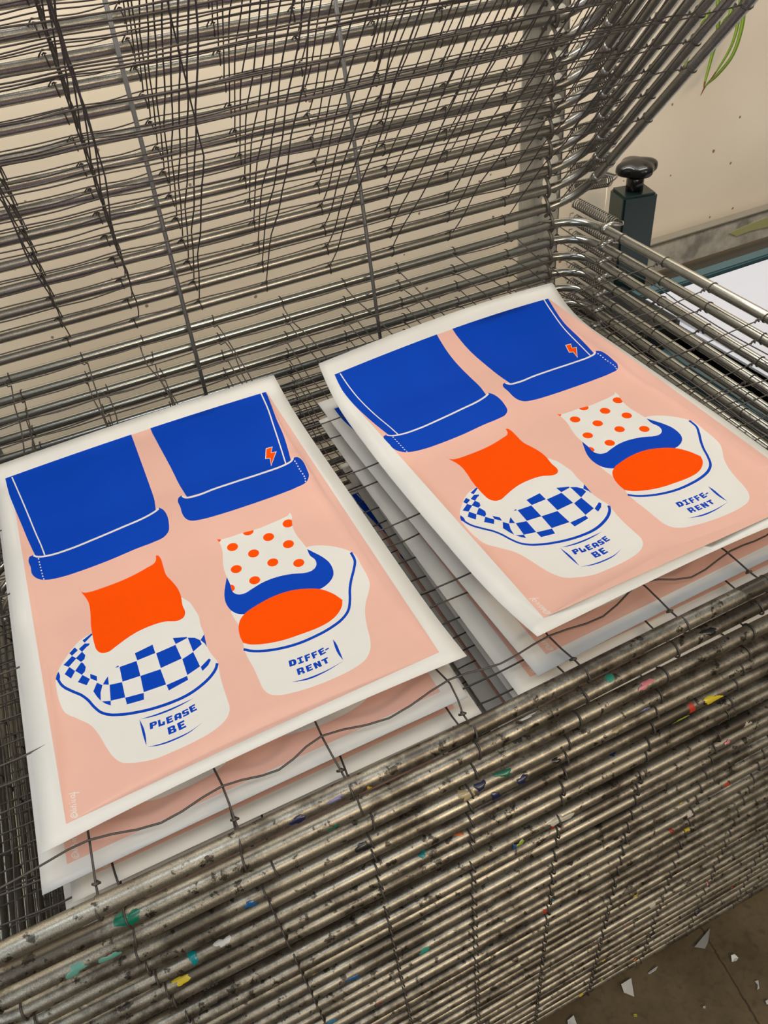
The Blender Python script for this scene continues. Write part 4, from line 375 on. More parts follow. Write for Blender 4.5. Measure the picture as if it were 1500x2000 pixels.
def wire_net(sd, sag, low=False):
    r = random.Random(sd); b = MB(); wr = WR
    sagf = lambda x, y: -sag*math.sin(math.pi*min(1, max(0, (x-XL)/(XR-XL))))**.25*math.sin(math.pi*min(1, max(0, -y/LEN)))**.7
    xs = [x*S + r.gauss(0, .005) for x in XK]; ys = [y*S + r.gauss(0, (.001 if sd == 20 else .004) if low else .020) for y in YK]
    xj = {}
    for i, x in enumerate(xs):
        P = [(x-.012, 0, TR*.2)]
        xo = r.gauss(0, .005)
        P.append((x-.004+xo*.3, -TR*1.3-.012, -.001))
        nodes = []
        for j, y in enumerate(ys):
            xx = x + r.gauss(0, .003) + xo*(.5 if j < 4 else 0)
            xj[i, j] = xx; P.append((xx, y, sagf(xx, y)+r.gauss(0, .0015)))
            if j < len(ys)-1:
                ym = (y+ys[j+1])/2; P.append((xx+r.gauss(0, .0018), ym, sagf(xx, ym)+r.gauss(0, .001)))
        P.append((x, -LEN+TR+.012, 0)); P.append((x+.001, -LEN, TR*.2))
        b.tube(cat(P, 2), wr, 5)
        for yy, ax in ((0, 1), (-LEN, 1)):
            b.ring((x+r.gauss(0, .001), yy, 0), (1, r.gauss(0, .08), r.gauss(0, .12)), TR*1.07, wr*1.02, 14, 5)
        b.tube([(x-.003, -LEN+TR+.014, -.002), (x, -LEN+TR+.010, .003), (x+.003, -LEN+TR+.012, -.001), (x, -LEN+TR+.016, -.003)], wr*1.25, 5)
        b.tube([(x-.004, -TR*1.05, .002), (x-.001, -TR*1.25, .0035), (x+.002, -TR*1.4, .001)], wr*1.05, 5)
    for j, y in enumerate(ys):
        wav = .003 if j < 7 else .006
        P = [(XL, y, TR*.2), (XL+TR+.008, y+.002, 0)]
        for i, x in enumerate(xs):
            P.append((xj[i, j], y + r.gauss(0, wav*.5) + (0 if low else .004*math.sin(j*2.7+sd)*i), sagf(x, y)+.0028+r.gauss(0, .001)))
            if i < len(xs)-1:
                xm = (x+xs[i+1])/2; P.append((xm, y+r.gauss(0, wav*.6)-(.007 if sd == 20 and j == 7 else 0), sagf(xm, y)+.0028-(.0015 if j < 7 else .004)))
        P += [(XR-TR-.010, y+.001, 0), (XR, y, TR*.2)]
        b.tube(cat(P, 3), wr, 5)
        if j > 0 or True:
            for xx in (XL, XR):
                yy = min(y, -CR-.002) if j == 0 else y
                b.ring((xx, yy, 0), (r.gauss(0, .12), 1, r.gauss(0, .1)), TR*1.07, wr*1.02, 14, 5)
        b.tube([(XR-TR-.012, y-.003, 0), (XR-TR-.009, y, .004), (XR-TR-.012, y+.003, 0), (XR-TR-.016, y, -.002)], wr*1.25, 5)
    return b
TW = [.017, .014, .009, .004]
def twist(V_, k): return [(x, y-TW[k]*S*min(1, max(0, (.9-x/S)/.6))*max(0, -y/LEN), z) for x, y, z in V_]
frames = []; nets = []
for k in range(4):
    b = MB(); b.tube(frame_path(k+1), TR, 20, closed=True)
    me = bpy.data.meshes.new('frame'); me.from_pydata(b.v, [], b.f); me.materials.append(M_front); me.polygons.foreach_set('use_smooth', [True]*len(me.polygons)); frames.append(me)
for k in range(14):
    b = wire_net(20+k, .004+.0012*(k % 3) if k else .0115, k < 4)
    if k < 4: b.v = twist(b.v, k); me = bpy.data.meshes.new('wire_mesh'); me.from_pydata(b.v, [], b.f); me.materials.append(M_wire)
    me.polygons.foreach_set('use_smooth', [True]*len(me.polygons)); nets.append(me)
frames0 = []
for k in range(4):
    q = frames[k].copy(); frames0.append(q)
    for v_, c_ in zip(q.vertices, twist([tuple(v.co) for v in frames[k].vertices], k)): v_.co = c_
frames2 = []
for me in frames:
    q = me.copy(); q.materials.clear(); q.materials.append(M_tube); frames2.append(q)
# hinge hook: flat steel C round the tube
def hook_mesh(x):
    b = MB()
    b.tube([(x+.002*math.sin(2*a), .014+.026*math.cos(a), .004+.0235*math.sin(a)) for a in np.linspace(math.radians(-75), math.radians(240), 18)], .0032, 8)
    me = bpy.data.meshes.new('hinge_hook'); me.from_pydata(b.v, [], b.f); me.materials.append(M_hook); me.polygons.foreach_set('use_smooth', [True]*len(me.polygons)); return me
hook_me = [hook_mesh(1.415*S), hook_mesh(-.43*S)]
# return spring: coil between post and a clip on the side tube
def spring_mesh(side, lifted):
    b = MB(); x0 = (XR if side > 0 else XL)
    A = Vector((x0+side*.026, .085*S, .004)); A = Matrix.Rotation(math.radians(46), 3, 'X') @ A if lifted else A
    B = Vector((x0+side*.040, -.10*S, -.006)); d = B-A; L = d.length; d.normalize()
    u = d.orthogonal().normalized(); v = d.cross(u); turns = 20; n = turns*10; R_ = .0105
    b.tube([A + d*(L*k/n) + (u*math.cos(2*math.pi*k/10)+v*math.sin(2*math.pi*k/10))*R_ for k in range(n+1)], .0013, 5)
    b.tube([B+u*R_, B+d*.004+u*.004, B+d*.012, B+d*.016-u*.006, B+d*.011-u*.011, B+d*.004-u*.008], .0014, 5)
    b.tube([A+u*R_, A-d*.005+u*.004, A-d*.014, A-d*.018-u*.006, A-d*.012-u*.010], .0014, 5)
    return b
def clip_mesh(side):
    b = MB(); x0 = (XR if side > 0 else XL)
    b.tube([(x0, -.13*S-.008, 0), (x0, -.13*S+.008, 0)], TR*1.13, 14)
    b.tube([(x0+side*.004, -.13*S, TR*.7), (x0+side*.02, -.125*S, .005), (x0+side*.044, -.118*S, -.004)], [.005, .0045, .003], 8)
    return b
def med(b, name, m):
    me = bpy.data.meshes.new(name); me.from_pydata(b.v, [], b.f); me.materials.append(m); me.polygons.foreach_set('use_smooth', [True]*len(me.polygons)); return me
SPR = {(s, l): med(spring_mesh(s, l), 'spring', M_spring) for s in (1, -1) for l in (0, 1)}
CLP = {s: med(clip_mesh(s), 'spring_clip', M_zinc) for s in (1, -1)}
ZF = [-1.008, -1.067, -1.135, -1.198, -1.249, -1.299, -1.355, -1.395, -1.478, -1.525, -1.567, -1.629, -1.690, -1.741, -1.799, -1.849, -1.907, -1.971, -2.018, -2.077, -2.139, -2.182, -2.233, -2.294, -2.341, -2.390, -2.448, -2.501, -2.555, -2.606, -2.658, -2.708, -2.769]
YH = 2.03
ORD = ['top', 'second', 'third', 'fourth', 'fifth', 'sixth', 'seventh', 'eighth', 'ninth', 'tenth', 'eleventh', 'twelfth', 'thirteenth', 'fourteenth', 'fifteenth', 'sixteenth', 'seventeenth', 'eighteenth', 'nineteenth', 'twentieth', 'twenty-first', 'twenty-second', 'twenty-third', 'twenty-fourth', 'twenty-fifth', 'twenty-sixth', 'twenty-seventh', 'twenty-eighth', 'twenty-ninth', 'thirtieth', 'thirty-first', 'thirty-second', 'bottom']
trays = []
def tray(zr, ang, i, lifted):
    e = empty('drying_tray', Wd((-.02 if lifted else 0, YH, zr)), (ang, 0, 0))
    fr = link(bpy.data.objects.new('frame', (frames2 if lifted else (frames0 if i < 4 else frames))[i % 4])); fr.parent = e
    nt = link(bpy.data.objects.new('wire_mesh', nets[(4+(i*7) % 10) if lifted else (i if i < 4 else 4+(i*3) % 10)])); nt.parent = e
    for h_ in hook_me:
        hk = link(bpy.data.objects.new('hinge_hook', h_)); hk.parent = e; hk.rotation_euler = (-ang, 0, 0)
    for s_ in (1, -1):
        sp = link(bpy.data.objects.new('spring', SPR[(s_, lifted)])); sp.parent = e
        cl = link(bpy.data.objects.new('spring_clip', CLP[s_])); cl.parent = e
    return e
def aangle(zr, zf): return math.asin((zr-zf)/1.448)   # front end lower than the hinge
for i, zf in enumerate(ZF):
    zr = -.974-.0555*i; e = tray(zr, aangle(zr, zf), i, 0)
    lab = 'topmost lowered wire drying tray, carrying the two uncovered prints' if i == 0 else \
          'paint-spattered steel drying tray, lowered, %s tube from the top of the front stack' % ORD[i]
    if i == 32: lab = 'lowest steel drying tray at the very bottom of the front stack, just above the floor'
    tag(e, lab, 'drying tray', 'lowered drying trays'); trays.append(e)
NL = 17
for j in range(NL):
    zr = -.919+.0565*j; e = tray(zr, -math.radians(46)+random.gauss(0, .006)*0, j, 1)
    tag(e, 'lowest of the raised wire drying trays, swung up just above the prints' if j == 0 else
        'steel wire drying tray swung up at the back, %s from the lowest raised one' % ['', 'first', 'second', 'third', 'fourth', 'fifth', 'sixth', 'seventh', 'eighth', 'ninth', 'tenth', 'eleventh', 'twelfth', 'thirteenth', 'fourteenth', 'fifteenth', 'sixteenth'][j], 'drying tray', 'raised drying trays')

# paint smears on the front tubes, as parts of the trays
PC = {'green': (.0, .13, .075), 'aqua': (.12, .33, .27), 'yellow': (.62, .48, .02), 'navy': (.008, .014, .06), 'black': (.01, .01, .01), 'beige': (.42, .33, .18), 'teal': (.0, .22, .24),
      'orange': (.6, .12, .02), 'red': (.35, .02, .01), 'pink': (.6, .2, .22), 'cream': (.5, .46, .36), 'blue': (.01, .09, .25), 'lime': (.3, .36, .05), 'white': (.6, .6, .58), 'lilac': (.17, .16, .32)}
PM = {k: mat(k+' paint', v, .3, 0, .6) for k, v in PC.items()}
def smear(px, py, col, w_, h_, sd):
    r0 = ray(px, py); best = None
    for i, zf in enumerate(ZF):
        yf = YH - math.cos(aangle(-.974-.0555*i, zf))*1.448; tws = (TW[i] if i < 4 else 0)*min(1, max(0, (.9-r0[0]*.57/r0[1])/.6)); yf -= tws; a = r0[1]; c = r0[2]
        A = a*a+c*c; B = -2*(a*yf+c*zf); C_ = yf*yf+zf*zf-(TR/S)**2; D = B*B-4*A*C_
        if D > 0:
            t_ = (-B-math.sqrt(D))/2/A
            if best is None or t_ < best[0]: best = (t_, i, yf, zf, tws)
        else:
            d = abs(a*zf-c*yf)/math.sqrt(A)
            if d < TR/S*1.9 and best is None: best2 = (i, yf, zf)
    if best is None: return
    t_, i, yf, zf, tws = best; P = r0*t_; th = math.atan2(P[2]-zf, P[1]-yf); x0 = P[0]*S
    r = random.Random(sd); n = 22; ph = [r.uniform(0, 6) for _ in range(4)]
    e = trays[i]; an = e.rotation_euler[0]; vs = []; fs = []; R_ = TR*1.035
    rings = 4
    def pt(u, v, R2):
        a = th - an + v/TR; return (x0+u, -LEN - tws*S + R2*math.cos(a), R2*math.sin(a))
    vs.append(pt(0, 0, R_+.0004))
    for q in range(1, rings+1):
        f = q/rings
        for k in range(n):
            a = 2*math.pi*k/n; rad = 1+.28*math.sin(2*a+ph[0])+.2*math.sin(3*a+ph[1])+.14*math.sin(5*a+ph[2])+.08*math.sin(9*a+ph[3])
            vs.append(pt(w_/2*S*rad*f*math.cos(a), h_/2*S*rad*f*math.sin(a), (R_+.0004*(1-f*f)) if q < rings else TR*1.004))
    for k in range(n):
        fs.append((0, 1+k, 1+(k+1) % n))
        for q in range(rings-1): a0 = 1+q*n; fs.append((a0+k, a0+n+k, a0+n+(k+1) % n, a0+(k+1) % n))
    o = make('paint_smear', vs, fs, PM[col], e); o['label'] = '%s paint smear' % col
SM = [(250, 1797, 'green', .028, .03), (147, 1893, 'aqua', .03, .022), (217, 1870, 'aqua', .026, .018), (353, 1913, 'yellow', .035, .014), (490, 1767, 'blue', .02, .013), (377, 1872, 'teal', .016, .03),
 (582, 1598, 'navy', .026, .014), (650, 1617, 'green', .026, .012), (710, 1655, 'black', .02, .02), (938, 1535, 'navy', .016, .018), (912, 1553, 'beige', .030, .018), (970, 1558, 'navy', .02, .02), (825, 1668, 'teal', .013, .013),
 (895, 1628, 'orange', .014, .01), (1340, 1621, 'yellow', .016, .012), (1312, 1623, 'red', .012, .010), (1080, 1617, 'red', .010, .008), (1363, 1783, 'navy', .014, .014), (1382, 1725, 'pink', .01, .013), (1392, 1366, 'yellow', .045, .013),
 (1262, 1336, 'pink', .03, .012), (984, 1510, 'green', .026, .013), (1020, 1522, 'navy', .02, .014), (1094, 1601, 'cream', .05, .016), (1386, 1233, 'black', .03, .012), (1400, 1155, 'navy', .03, .008), (1030, 1400, 'white', .03, .005),
 (690, 1910, 'blue', .025, .01), (740, 1957, 'red', .010, .008), (1016, 1648, 'lime', .02, .01), (1005, 1656, 'blue', .008, .018), (1421, 1450, 'pink', .012, .01), (880, 1690, 'lilac', .05, .01), (870, 1795, 'orange', .03, .008),
 (1330, 1405, 'lime', .035, .01), (1175, 1915, 'lime', .01, .01), (1240, 1875, 'orange', .012, .008), (590, 1857, 'cream', .012, .006), (435, 1840, 'white', .022, .014), (1262, 1385, 'lilac', .02, .006), (395, 1955, 'black', .026, .014), (430, 1955, 'black', .03, .014), (655, 1560, 'lilac', .028, .006), (1085, 1485, 'black', .02, .01), (1205, 1425, 'beige', .024, .008), (1380, 1255, 'black', .02, .006)]
for k, q in enumerate(SM): smear(*q, 100+k)

# ------------------------------------------------------------ rack posts, lift rods
rack = empty('rack_frame', Wd((.55, 2.15, -2.95))); tag(rack, 'grey steel upright frame with slotted plates that carries all the drying trays at the back', 'rack')
def post(xa, xb, xslot):
    pz = rack.location; b = MB(); z0, zs, z1 = -2.88, -.945, .12; yb = 2.085; th = .003; pitch = .0565; N = 28
    cz = lambda z: z*S+CH-pz.z
    b.box(((xa+xb)/2*S-pz.x, yb*S+th/2-pz.y, (cz(z0)+cz(zs))/2), (abs(xb-xa)*S, th, (zs-z0)*S))
    xm = xslot-.04 if xb > xa else xslot+.04
    b.box(((xa+xm)/2*S-pz.x, yb*S+th/2-pz.y, (cz(z1)+cz(zs))/2), (abs(xm-xa)*S, th, (z1-zs)*S))
    b.box((xb*S-pz.x, (yb+.03)*S-pz.y, (cz(z1)+cz(z0))/2), (th, .06*S, (z1-z0)*S))
    b.build('post', M_post, rack, False)
    b = MB(); hw = abs(xb-xm)/2*S; hh = pitch/2*S; xc = (xb+xm)/2*S-pz.x
    for k in range(int((z1-zs)/pitch)+1):
        zc = cz(zs+pitch*(k+.5)); outer = []; inner = []
        for q in range(N):
            a = 2*math.pi*q/N; c_, s_ = math.cos(a), math.sin(a); m_ = 1/max(abs(c_)/hw, abs(s_)/hh); outer.append((c_*m_, s_*m_))
            ox = .0095*S*(1 if c_ > 0 else -1); inner.append((ox+.0185*S*c_, .0175*S*s_))
        vs = []
        for dy_ in (0, th):
            vs += [(xc+u, yb*S-pz.y+dy_, zc+v) for u, v in outer]; vs += [(xc+u, yb*S-pz.y+dy_, zc+v) for u, v in inner]
        fs = []
        for q in range(N):
            q2 = (q+1) % N
            fs.append((q, q2, N+q2, N+q)); fs.append((2*N+q, 3*N+q, 3*N+q2, 2*N+q2)); fs.append((N+q, N+q2, 3*N+q2, 3*N+q))
        b.add(vs, fs)
    b.build('slotted_plate', M_post, rack, False)
post(1.335, 1.485, 1.448); post(-.36, -.51, -.473)
b = MB()
for x in (1.40, -.41):
    b.box(((x*S)-rack.location.x, (1.42*S)-rack.location.y, .05), (.04, 1.5*S, .04))
b.box((-.055*S, 0, .05), (1.8*S, .04, .04)); b.build('base_rail', M_post, rack, False)
for x in (1.40, -.41):
    for y in (.72, 2.1):
        c = MB(); c.tube([(x*S-rack.location.x-.012, y*S-rack.location.y, .016), (x*S-rack.location.x+.012, y*S-rack.location.y, .016)], .016, 14); c.build('caster', M_rod, rack)
for (qa, qb, lab) in (((205, 0), (400, 760), 'thin dark steel lift rod in front of the raised tubes, left of the two'), ((655, 0), (740, 640), 'thin dark steel lift rod in front of the raised tubes, right of the two')):
    a = on_y(*qa, 1.985); c = on_y(*qb, 1.985); d = c-a; top = a-d*.55; bot = c+d*((-2.93-c[2])/d[2])
    b = MB(); A = Wd(top); B = Wd(bot); b.tube([(0, 0, 0), tuple(A-B)], .0055*S, 10); o = b.build('lift_rod', M_rod); o.location = B; tag(o, lab, 'rod')

# ------------------------------------------------------------ the prints
U = 1/4200.; V = 1/5940.
def build_art():
    polys = []
    for m, s_ in ART: polys.append((m, np.array([[float(a) for a in p.split(',')] for p in s_.split()])))
    verts = []; edges = []
    def q(v): return (float(v[0]), float(v[1]))
    W_, H_ = 4200, 5940
    rect = [(0, 0), (W_, 0), (W_, H_), (0, H_)]
    key = {}
    def vid(p):
        k = (round(p[0]), round(p[1]))
        if k not in key: key[k] = len(verts); verts.append(Vector((p[0], p[1])))
        return key[k]
    nb = 30
    loop = [(W_*k/nb, 0) for k in range(nb)]+[(W_, H_*k/42) for k in range(42)]+[(W_-W_*k/nb, H_) for k in range(nb)]+[(0, H_-H_*k/42) for k in range(42)]
    ids = [vid(p) for p in loop]
    for a, b_ in zip(ids, ids[1:]+ids[:1]): edges.append((a, b_))
    for m, P in polys:
        ids = [vid(np.clip(p, (0, 0), (W_, H_))) for p in P]
        for a, b_ in zip(ids, ids[1:]+ids[:1]):
            if a != b_: edges.append((a, b_))
    for i in range(1, 30):
        for j in range(1, 42): vid((W_*i/30+.3, H_*j/42+.3))
    r = delaunay_2d_cdt(verts, edges, [], 0, .05)
    vo = np.array([v[:] for v in r[0]]); fo = [tuple(f) for f in r[2]]
    fa = np.array(fo); A = vo[fa[:, 0]]; B = vo[fa[:, 1]]; C_ = vo[fa[:, 2]]
    ar = np.abs((B[:, 0]-A[:, 0])*(C_[:, 1]-A[:, 1])-(C_[:, 0]-A[:, 0])*(B[:, 1]-A[:, 1])); fa = fa[ar > .01]
    c = vo[fa].mean(1); mi = np.zeros(len(c), int)
    def ins(P):
        x, y = c[:, 0], c[:, 1]; r_ = np.zeros(len(c), bool)
        for (x1, y1), (x2, y2) in zip(P, np.roll(P, -1, 0)):
            if y1 == y2: continue
            r_ ^= ((y1 > y) != (y2 > y)) & (x < (x2-x1)*(y-y1)/(y2-y1)+x1)
        return r_
    pil = None
    for m, P in polys:
        k = ins(P)
        if m == 'o': k &= pil; mi[k] = 3
        else:
            mi[k] = {'W': 0, 'P': 0, 'K': 1, 'B': 2, 'O': 3}[m]
            if m == 'P': pil = k
    return vo*[U, V], fa, mi
AV, AF, AM = build_art()
NKN = 6; IJ = [(1, 0), (2, 0), (1, 1), (2, 1), (1, 2), (2, 2), (3, 0), (1, 3), (3, 1)]; SW = .6658; SH = SW*1.414
def surf(p, s_, t_, curl=1.0, dxyz=(0, 0, 0), skew=0.0):
    p = np.array(p); x0, y0, z0, phi = p[:4]; th = p[4:10]*curl; c = p[10:19]*curl; g = p[19:]
    tt = np.linspace(0, 1, 101); ang = np.interp(tt, np.linspace(0, 1, 6), th)
    if curl == 1.0:    # same rule as the fit, eased so that the bend is smooth
        pass
    k = np.ones(13)/13; ang = np.convolve(np.pad(ang, 6, mode='edge'), k, 'valid')
    dy = np.cos(ang); dz = np.sin(ang)
    cy = np.concatenate([[0], np.cumsum((dy[1:]+dy[:-1])/2)])*SH/100; cz = np.concatenate([[0], np.cumsum((dz[1:]+dz[:-1])/2)])*SH/100
    u = np.interp(t_, tt, cy); v = np.interp(t_, tt, cz); X = s_*SW; phi = phi+skew
    x = x0+X*np.cos(phi)-u*np.sin(phi); y = y0+X*np.sin(phi)+u*np.cos(phi); z = z0+v+sum(k_*s_**i*t_**j for k_, (i, j) in zip(c, IJ))
    if len(g):
        g = g*curl
        m = [((1-s_)**3)*((1-t_)**2), s_*t_, (s_-.5)**2*(1-t_), ((1-s_)**2)*t_**2]
        x = x+sum(k_*q for k_, q in zip(g[:4], m)); y = y+sum(k_*q for k_, q in zip(g[4:8], m)); z = z+g[8]*m[0]
    return np.stack([x+dxyz[0], y+dxyz[1], z+dxyz[2]], 1)
def sheet_mesh(P3, org):
    P = P3*S + [0, 0, CH] - np.array(org); n = len(P)
    back = P - [0, 0, .00045]
    vs = np.concatenate([P, back]); fs = [tuple(f) for f in AF]; 
    # make upward facing
    out = []
    for f in fs:
        a, b_, c_ = AV[f[0]], AV[f[1]], AV[f[2]]
        out.append(f if (b_[0]-a[0])*(c_[1]-a[1])-(c_[0]-a[0])*(b_[1]-a[1]) > 0 else f[::-1])
    cnt = {}
    for f in out:
        for a, b_ in ((f[0], f[1]), (f[1], f[2]), (f[2], f[0])): cnt[(a, b_)] = 1
    rim = [(b_, a, a+n, b_+n) for (a, b_) in cnt if (b_, a) not in cnt]
    faces = out + [tuple(i+n for i in f[::-1]) for f in out] + rim
    return vs, faces, list(AM)+[0]*len(out)+[0]*len(rim)
def sheet(params, label, curl=1., dxyz=(0, 0, 0), skew=0., group='screen prints drying on the trays', flat=None):
    P3 = surf(params, AV[:, 0], AV[:, 1], curl, dxyz, skew)
    if flat is not None: P3[:, 2] = flat + .018*np.tanh((P3[:, 2]-flat)/.018)*.6
    org = Wd(P3.mean(0)); v, f, mi = sheet_mesh(P3, org)
    o = make('art_print', v, f, INKS, None, True, mi); o.location = org
    return tag(o, label, 'print', group)
sheet(PL, 'uncovered print of legs and two sneakers on pink, left of the two on top')
sheet(PR, 'uncovered pink print of legs and sneakers, right of the two, near corner curled up')
def low(i, params, dx, dy, skew, curl, label):
    z0 = surf(params, np.array([.5]), np.array([.4]), curl)[0][2]; zt = -.974-.0555*i-.0115
    return sheet(params, label, curl, (dx, dy, zt-z0+.004), skew, flat=zt+.004)
low(1, PL, -.018, -.033, .0, .35, 'print directly under the left uncovered one, white corner poking out')
low(2, PL, .004, -.031, -.01, .30, 'left-hand print on the third tray down, mostly covered, lower edge meeting the tubes')
q = low(1, PR, .028, -.008, .028, .25, 'print directly under the right uncovered one, its left border showing in the gap')
low(2, PR, .004, .0, .005, .22, 'right-hand print on the third tray down, signature corner showing beside the gap')
ll = ['fourth', 'fifth', 'sixth', 'seventh', 'eighth', 'ninth']
pr0 = None
for i in range(3, 9):
    a = low(i, PL, -.022+.012*math.sin(i*2.1), -.01+.012*math.sin(i*3.7), .006*math.sin(i), .2, 'left-hand print lying on the %s tray down, in shade between the tubes' % ll[i-3])
    a = low(i, PR, .03+.015*math.sin(i*1.7), .0+.012*math.sin(i*2.9), .006*math.cos(i), .15, 'right-hand print lying on the %s tray down, in shade between the tubes' % ll[i-3])

# ------------------------------------------------------------ printing table and press behind the rack
M_teal = mat('teal paint', (.045, .10, .115), .42, 0, .5); t = NT(M_teal); nn = t.n('ShaderNodeTexNoise', i_Scale=18., i_Detail=6.)
t.l(t.mix(t.ramp(nn.outputs[0], .62, .72), (.045, .10, .115), (.06, .03, .015)), t.b.inputs['Base Color'])
M_green = mat('dark green enamel', (.006, .019, .018), .28, 0, .5)
M_black = mat('black plastic', (.006, .006, .006), .22, 0, .5)
M_dark = mat('black machine body', (.008, .009, .01), .45, 0, .4)
M_board = mat('white board', (.60, .62, .70), .45, 0, .4)
zt = -1.5; tb = empty('printing_table', Wd((2.8, 1.6, -2.95))); T0 = tb.location
tag(tb, 'screen printing table with a white board top and teal steel frame right of the rack', 'table')
def bx(name, x0, x1, y0, y1, z0, z1, m, par, bev=.004, org=None):
    org = par.location if par else org; b = MB(); a = Wd((x0, y0, z0)); c = Wd((x1, y1, z1))
    b.box(tuple((a+c)/2-org), tuple(c-a), 0, bev); return b.build(name, m, par, False)
bx('board_top', 2.03, 3.7, .95, 2.262, -1.53, zt, M_board, tb, .012)
bx('frame_rail', 1.95, 3.75, 2.28, 2.34, -1.57, -1.50, M_teal, tb); bx('frame_rail', 1.93, 2.00, .95, 2.28, -1.66, -1.58, M_teal, tb)
bx('frame_rail', 1.95, 3.75, .95, 1.01, -1.66, -1.58, M_teal, tb); bx('vacuum_box', 2.12, 3.6, 1.05, 2.2, -1.75, -1.535, M_dark, tb)
for x in (2.0, 3.6):
    for y in (1.0, 2.25): bx('leg', x-.03, x+.03, y-.03, y+.03, -2.95, -1.66, M_teal, tb)
pr_ = empty('press_column', Wd((2.05, 2.42, -2.95))); tag(pr_, 'dark green square press column topped with a black star knob, behind the rack', 'machine')
def column():
    yq = 2.40; a = on_y(1214, 372, yq); c = on_y(1286, 372, yq); zt_ = on_y(1245, 370, yq+.04)[2]
    b = MB(); rz = math.radians(-14); w_ = (c[0]-a[0])*S*.78; cx = ((a[0]+c[0])/2+.008)*S; cy = (yq+.045)*S
    ztw = zt_*S+CH; zb = -1.9*S+CH; b.box((cx-pr_.location.x, cy-pr_.location.y, (ztw+zb)/2-pr_.location.z), (w_, w_*.95, ztw-zb), rz, .006)
    b.build('column', M_green, pr_, False)
    b = MB(); b.box((cx-pr_.location.x, cy-pr_.location.y+.01, (zb)/2-pr_.location.z/2), (w_*1.6, w_*1.6, zb), 0, .006); b.build('pedestal', M_dark, pr_, False)
    b = MB(); o = Vector((cx, cy, ztw))-pr_.location
    b.tube([tuple(o+Vector((0, 0, h))) for h in (-.004, .03, .034)], [.021, .021, .017], 8); b.build('knob_stem', M_black, pr_)
    bm = bmesh.new(); bmesh.ops.create_uvsphere(bm, u_segments=40, v_segments=16, radius=1)
    for v in bm.verts:
        a_ = math.atan2(v.co.y, v.co.x); lobe = 1+.13*math.cos(4*a_+.6); h = v.co.z; rr = math.hypot(v.co.x, v.co.y)
        v.co = Vector((v.co.x*.048*lobe, v.co.y*.048*lobe, (abs(h)**.7*math.copysign(1, h))*(.022 if h > 0 else .018)))
    bmesh.ops.translate(bm, vec=o+Vector((0, 0, .052)), verts=bm.verts); b = MB(); b.bm(bm); b.build('star_knob', M_black, pr_)
    d = MB(); P = on_y(1240, 403, yq-.01)
    d.tube([(0, 0, 0), (.003, 0, .004), (.003, 0, .010)], [.002, .003, .0015], 6); 
column()
# low black machine housing under the column, between rack and table
mc = empty('press_housing', Wd((1.83, 2.1, -2.95))); tag(mc, 'black press housing standing in the dark between rack and printing table', 'machine')
bx('housing', 1.70, 1.92, 1.55, 2.3, -2.95, -1.62, M_dark, mc, .01); bx('housing_cover', 1.74, 2.02, 2.0, 2.36, -1.62, -1.47, M_dark, mc, .01)

# weathered plank at the wall
def plank():
    m = mat('weathered board', (.36, .335, .29), .75, 0, .2); t = NT(m); tc = t.n('ShaderNodeTexCoord')
    a = t.n('ShaderNodeTexNoise', i_Scale=22., i_Detail=7., i_Roughness=.7); t.l(tc.outputs['Object'], a.inputs['Vector'])
    b_ = t.n('ShaderNodeTexNoise', i_Scale=9., i_Detail=3.); t.l(tc.outputs['Object'], b_.inputs['Vector'])
    c = t.mix(t.ramp(a.outputs[0], .35, .7), (.56, .53, .47), (.32, .29, .24)); c = t.mix(t.math('MULTIPLY', t.ramp(b_.outputs[0], .58, .66), .5), c, (.1, .09, .075))
    t.l(c, t.b.inputs['Base Color'])
    yq = 2.66; a = on_y(1262, 487, yq); e = on_y(1500, 415, yq); bt = on_y(1280, 535, yq); o = empty('wall_plank', Wd((a[0], yq, bt[2])))
    tag(o, 'weathered grey board with yellow paint running along the wall above the table', 'board')
    L = 1.6*S; h = (a[2]-bt[2])*S; b = MB(); b.box((L/2, .02, h/2), (L, .03, h), 0, .003); b.build('board', m, o, False)
    b = MB(); b.box((L/2, .02, h+.003), (L, .034, .006), 0, .002); b.build('edge_strip', M_zinc, o, False)
    mm = mat('yellow paint stain', (.40, .385, .17), .85); vs = [(0, 0, 0)]; n = 30
    P = [on_y(x, y, yq) for x, y in ((1425, 456), (1462, 440), (1500, 425), (1530, 420), (1532, 436), (1500, 444), (1465, 452), (1440, 462))]
    Q = [(p[0]*S-o.location.x, .0042, p[2]*S+CH-o.location.z) for p in P]; c = np.mean(Q, 0); vs = [tuple(c)]+Q
    s_ = make('paint_stain', vs, [(0, 1+(k+1) % 8, 1+k) for k in range(8)], mm, o, False)
    md = s_.modifiers.new('s', 'SOLIDIFY'); md.thickness = .0008; md.offset = 1
plank()
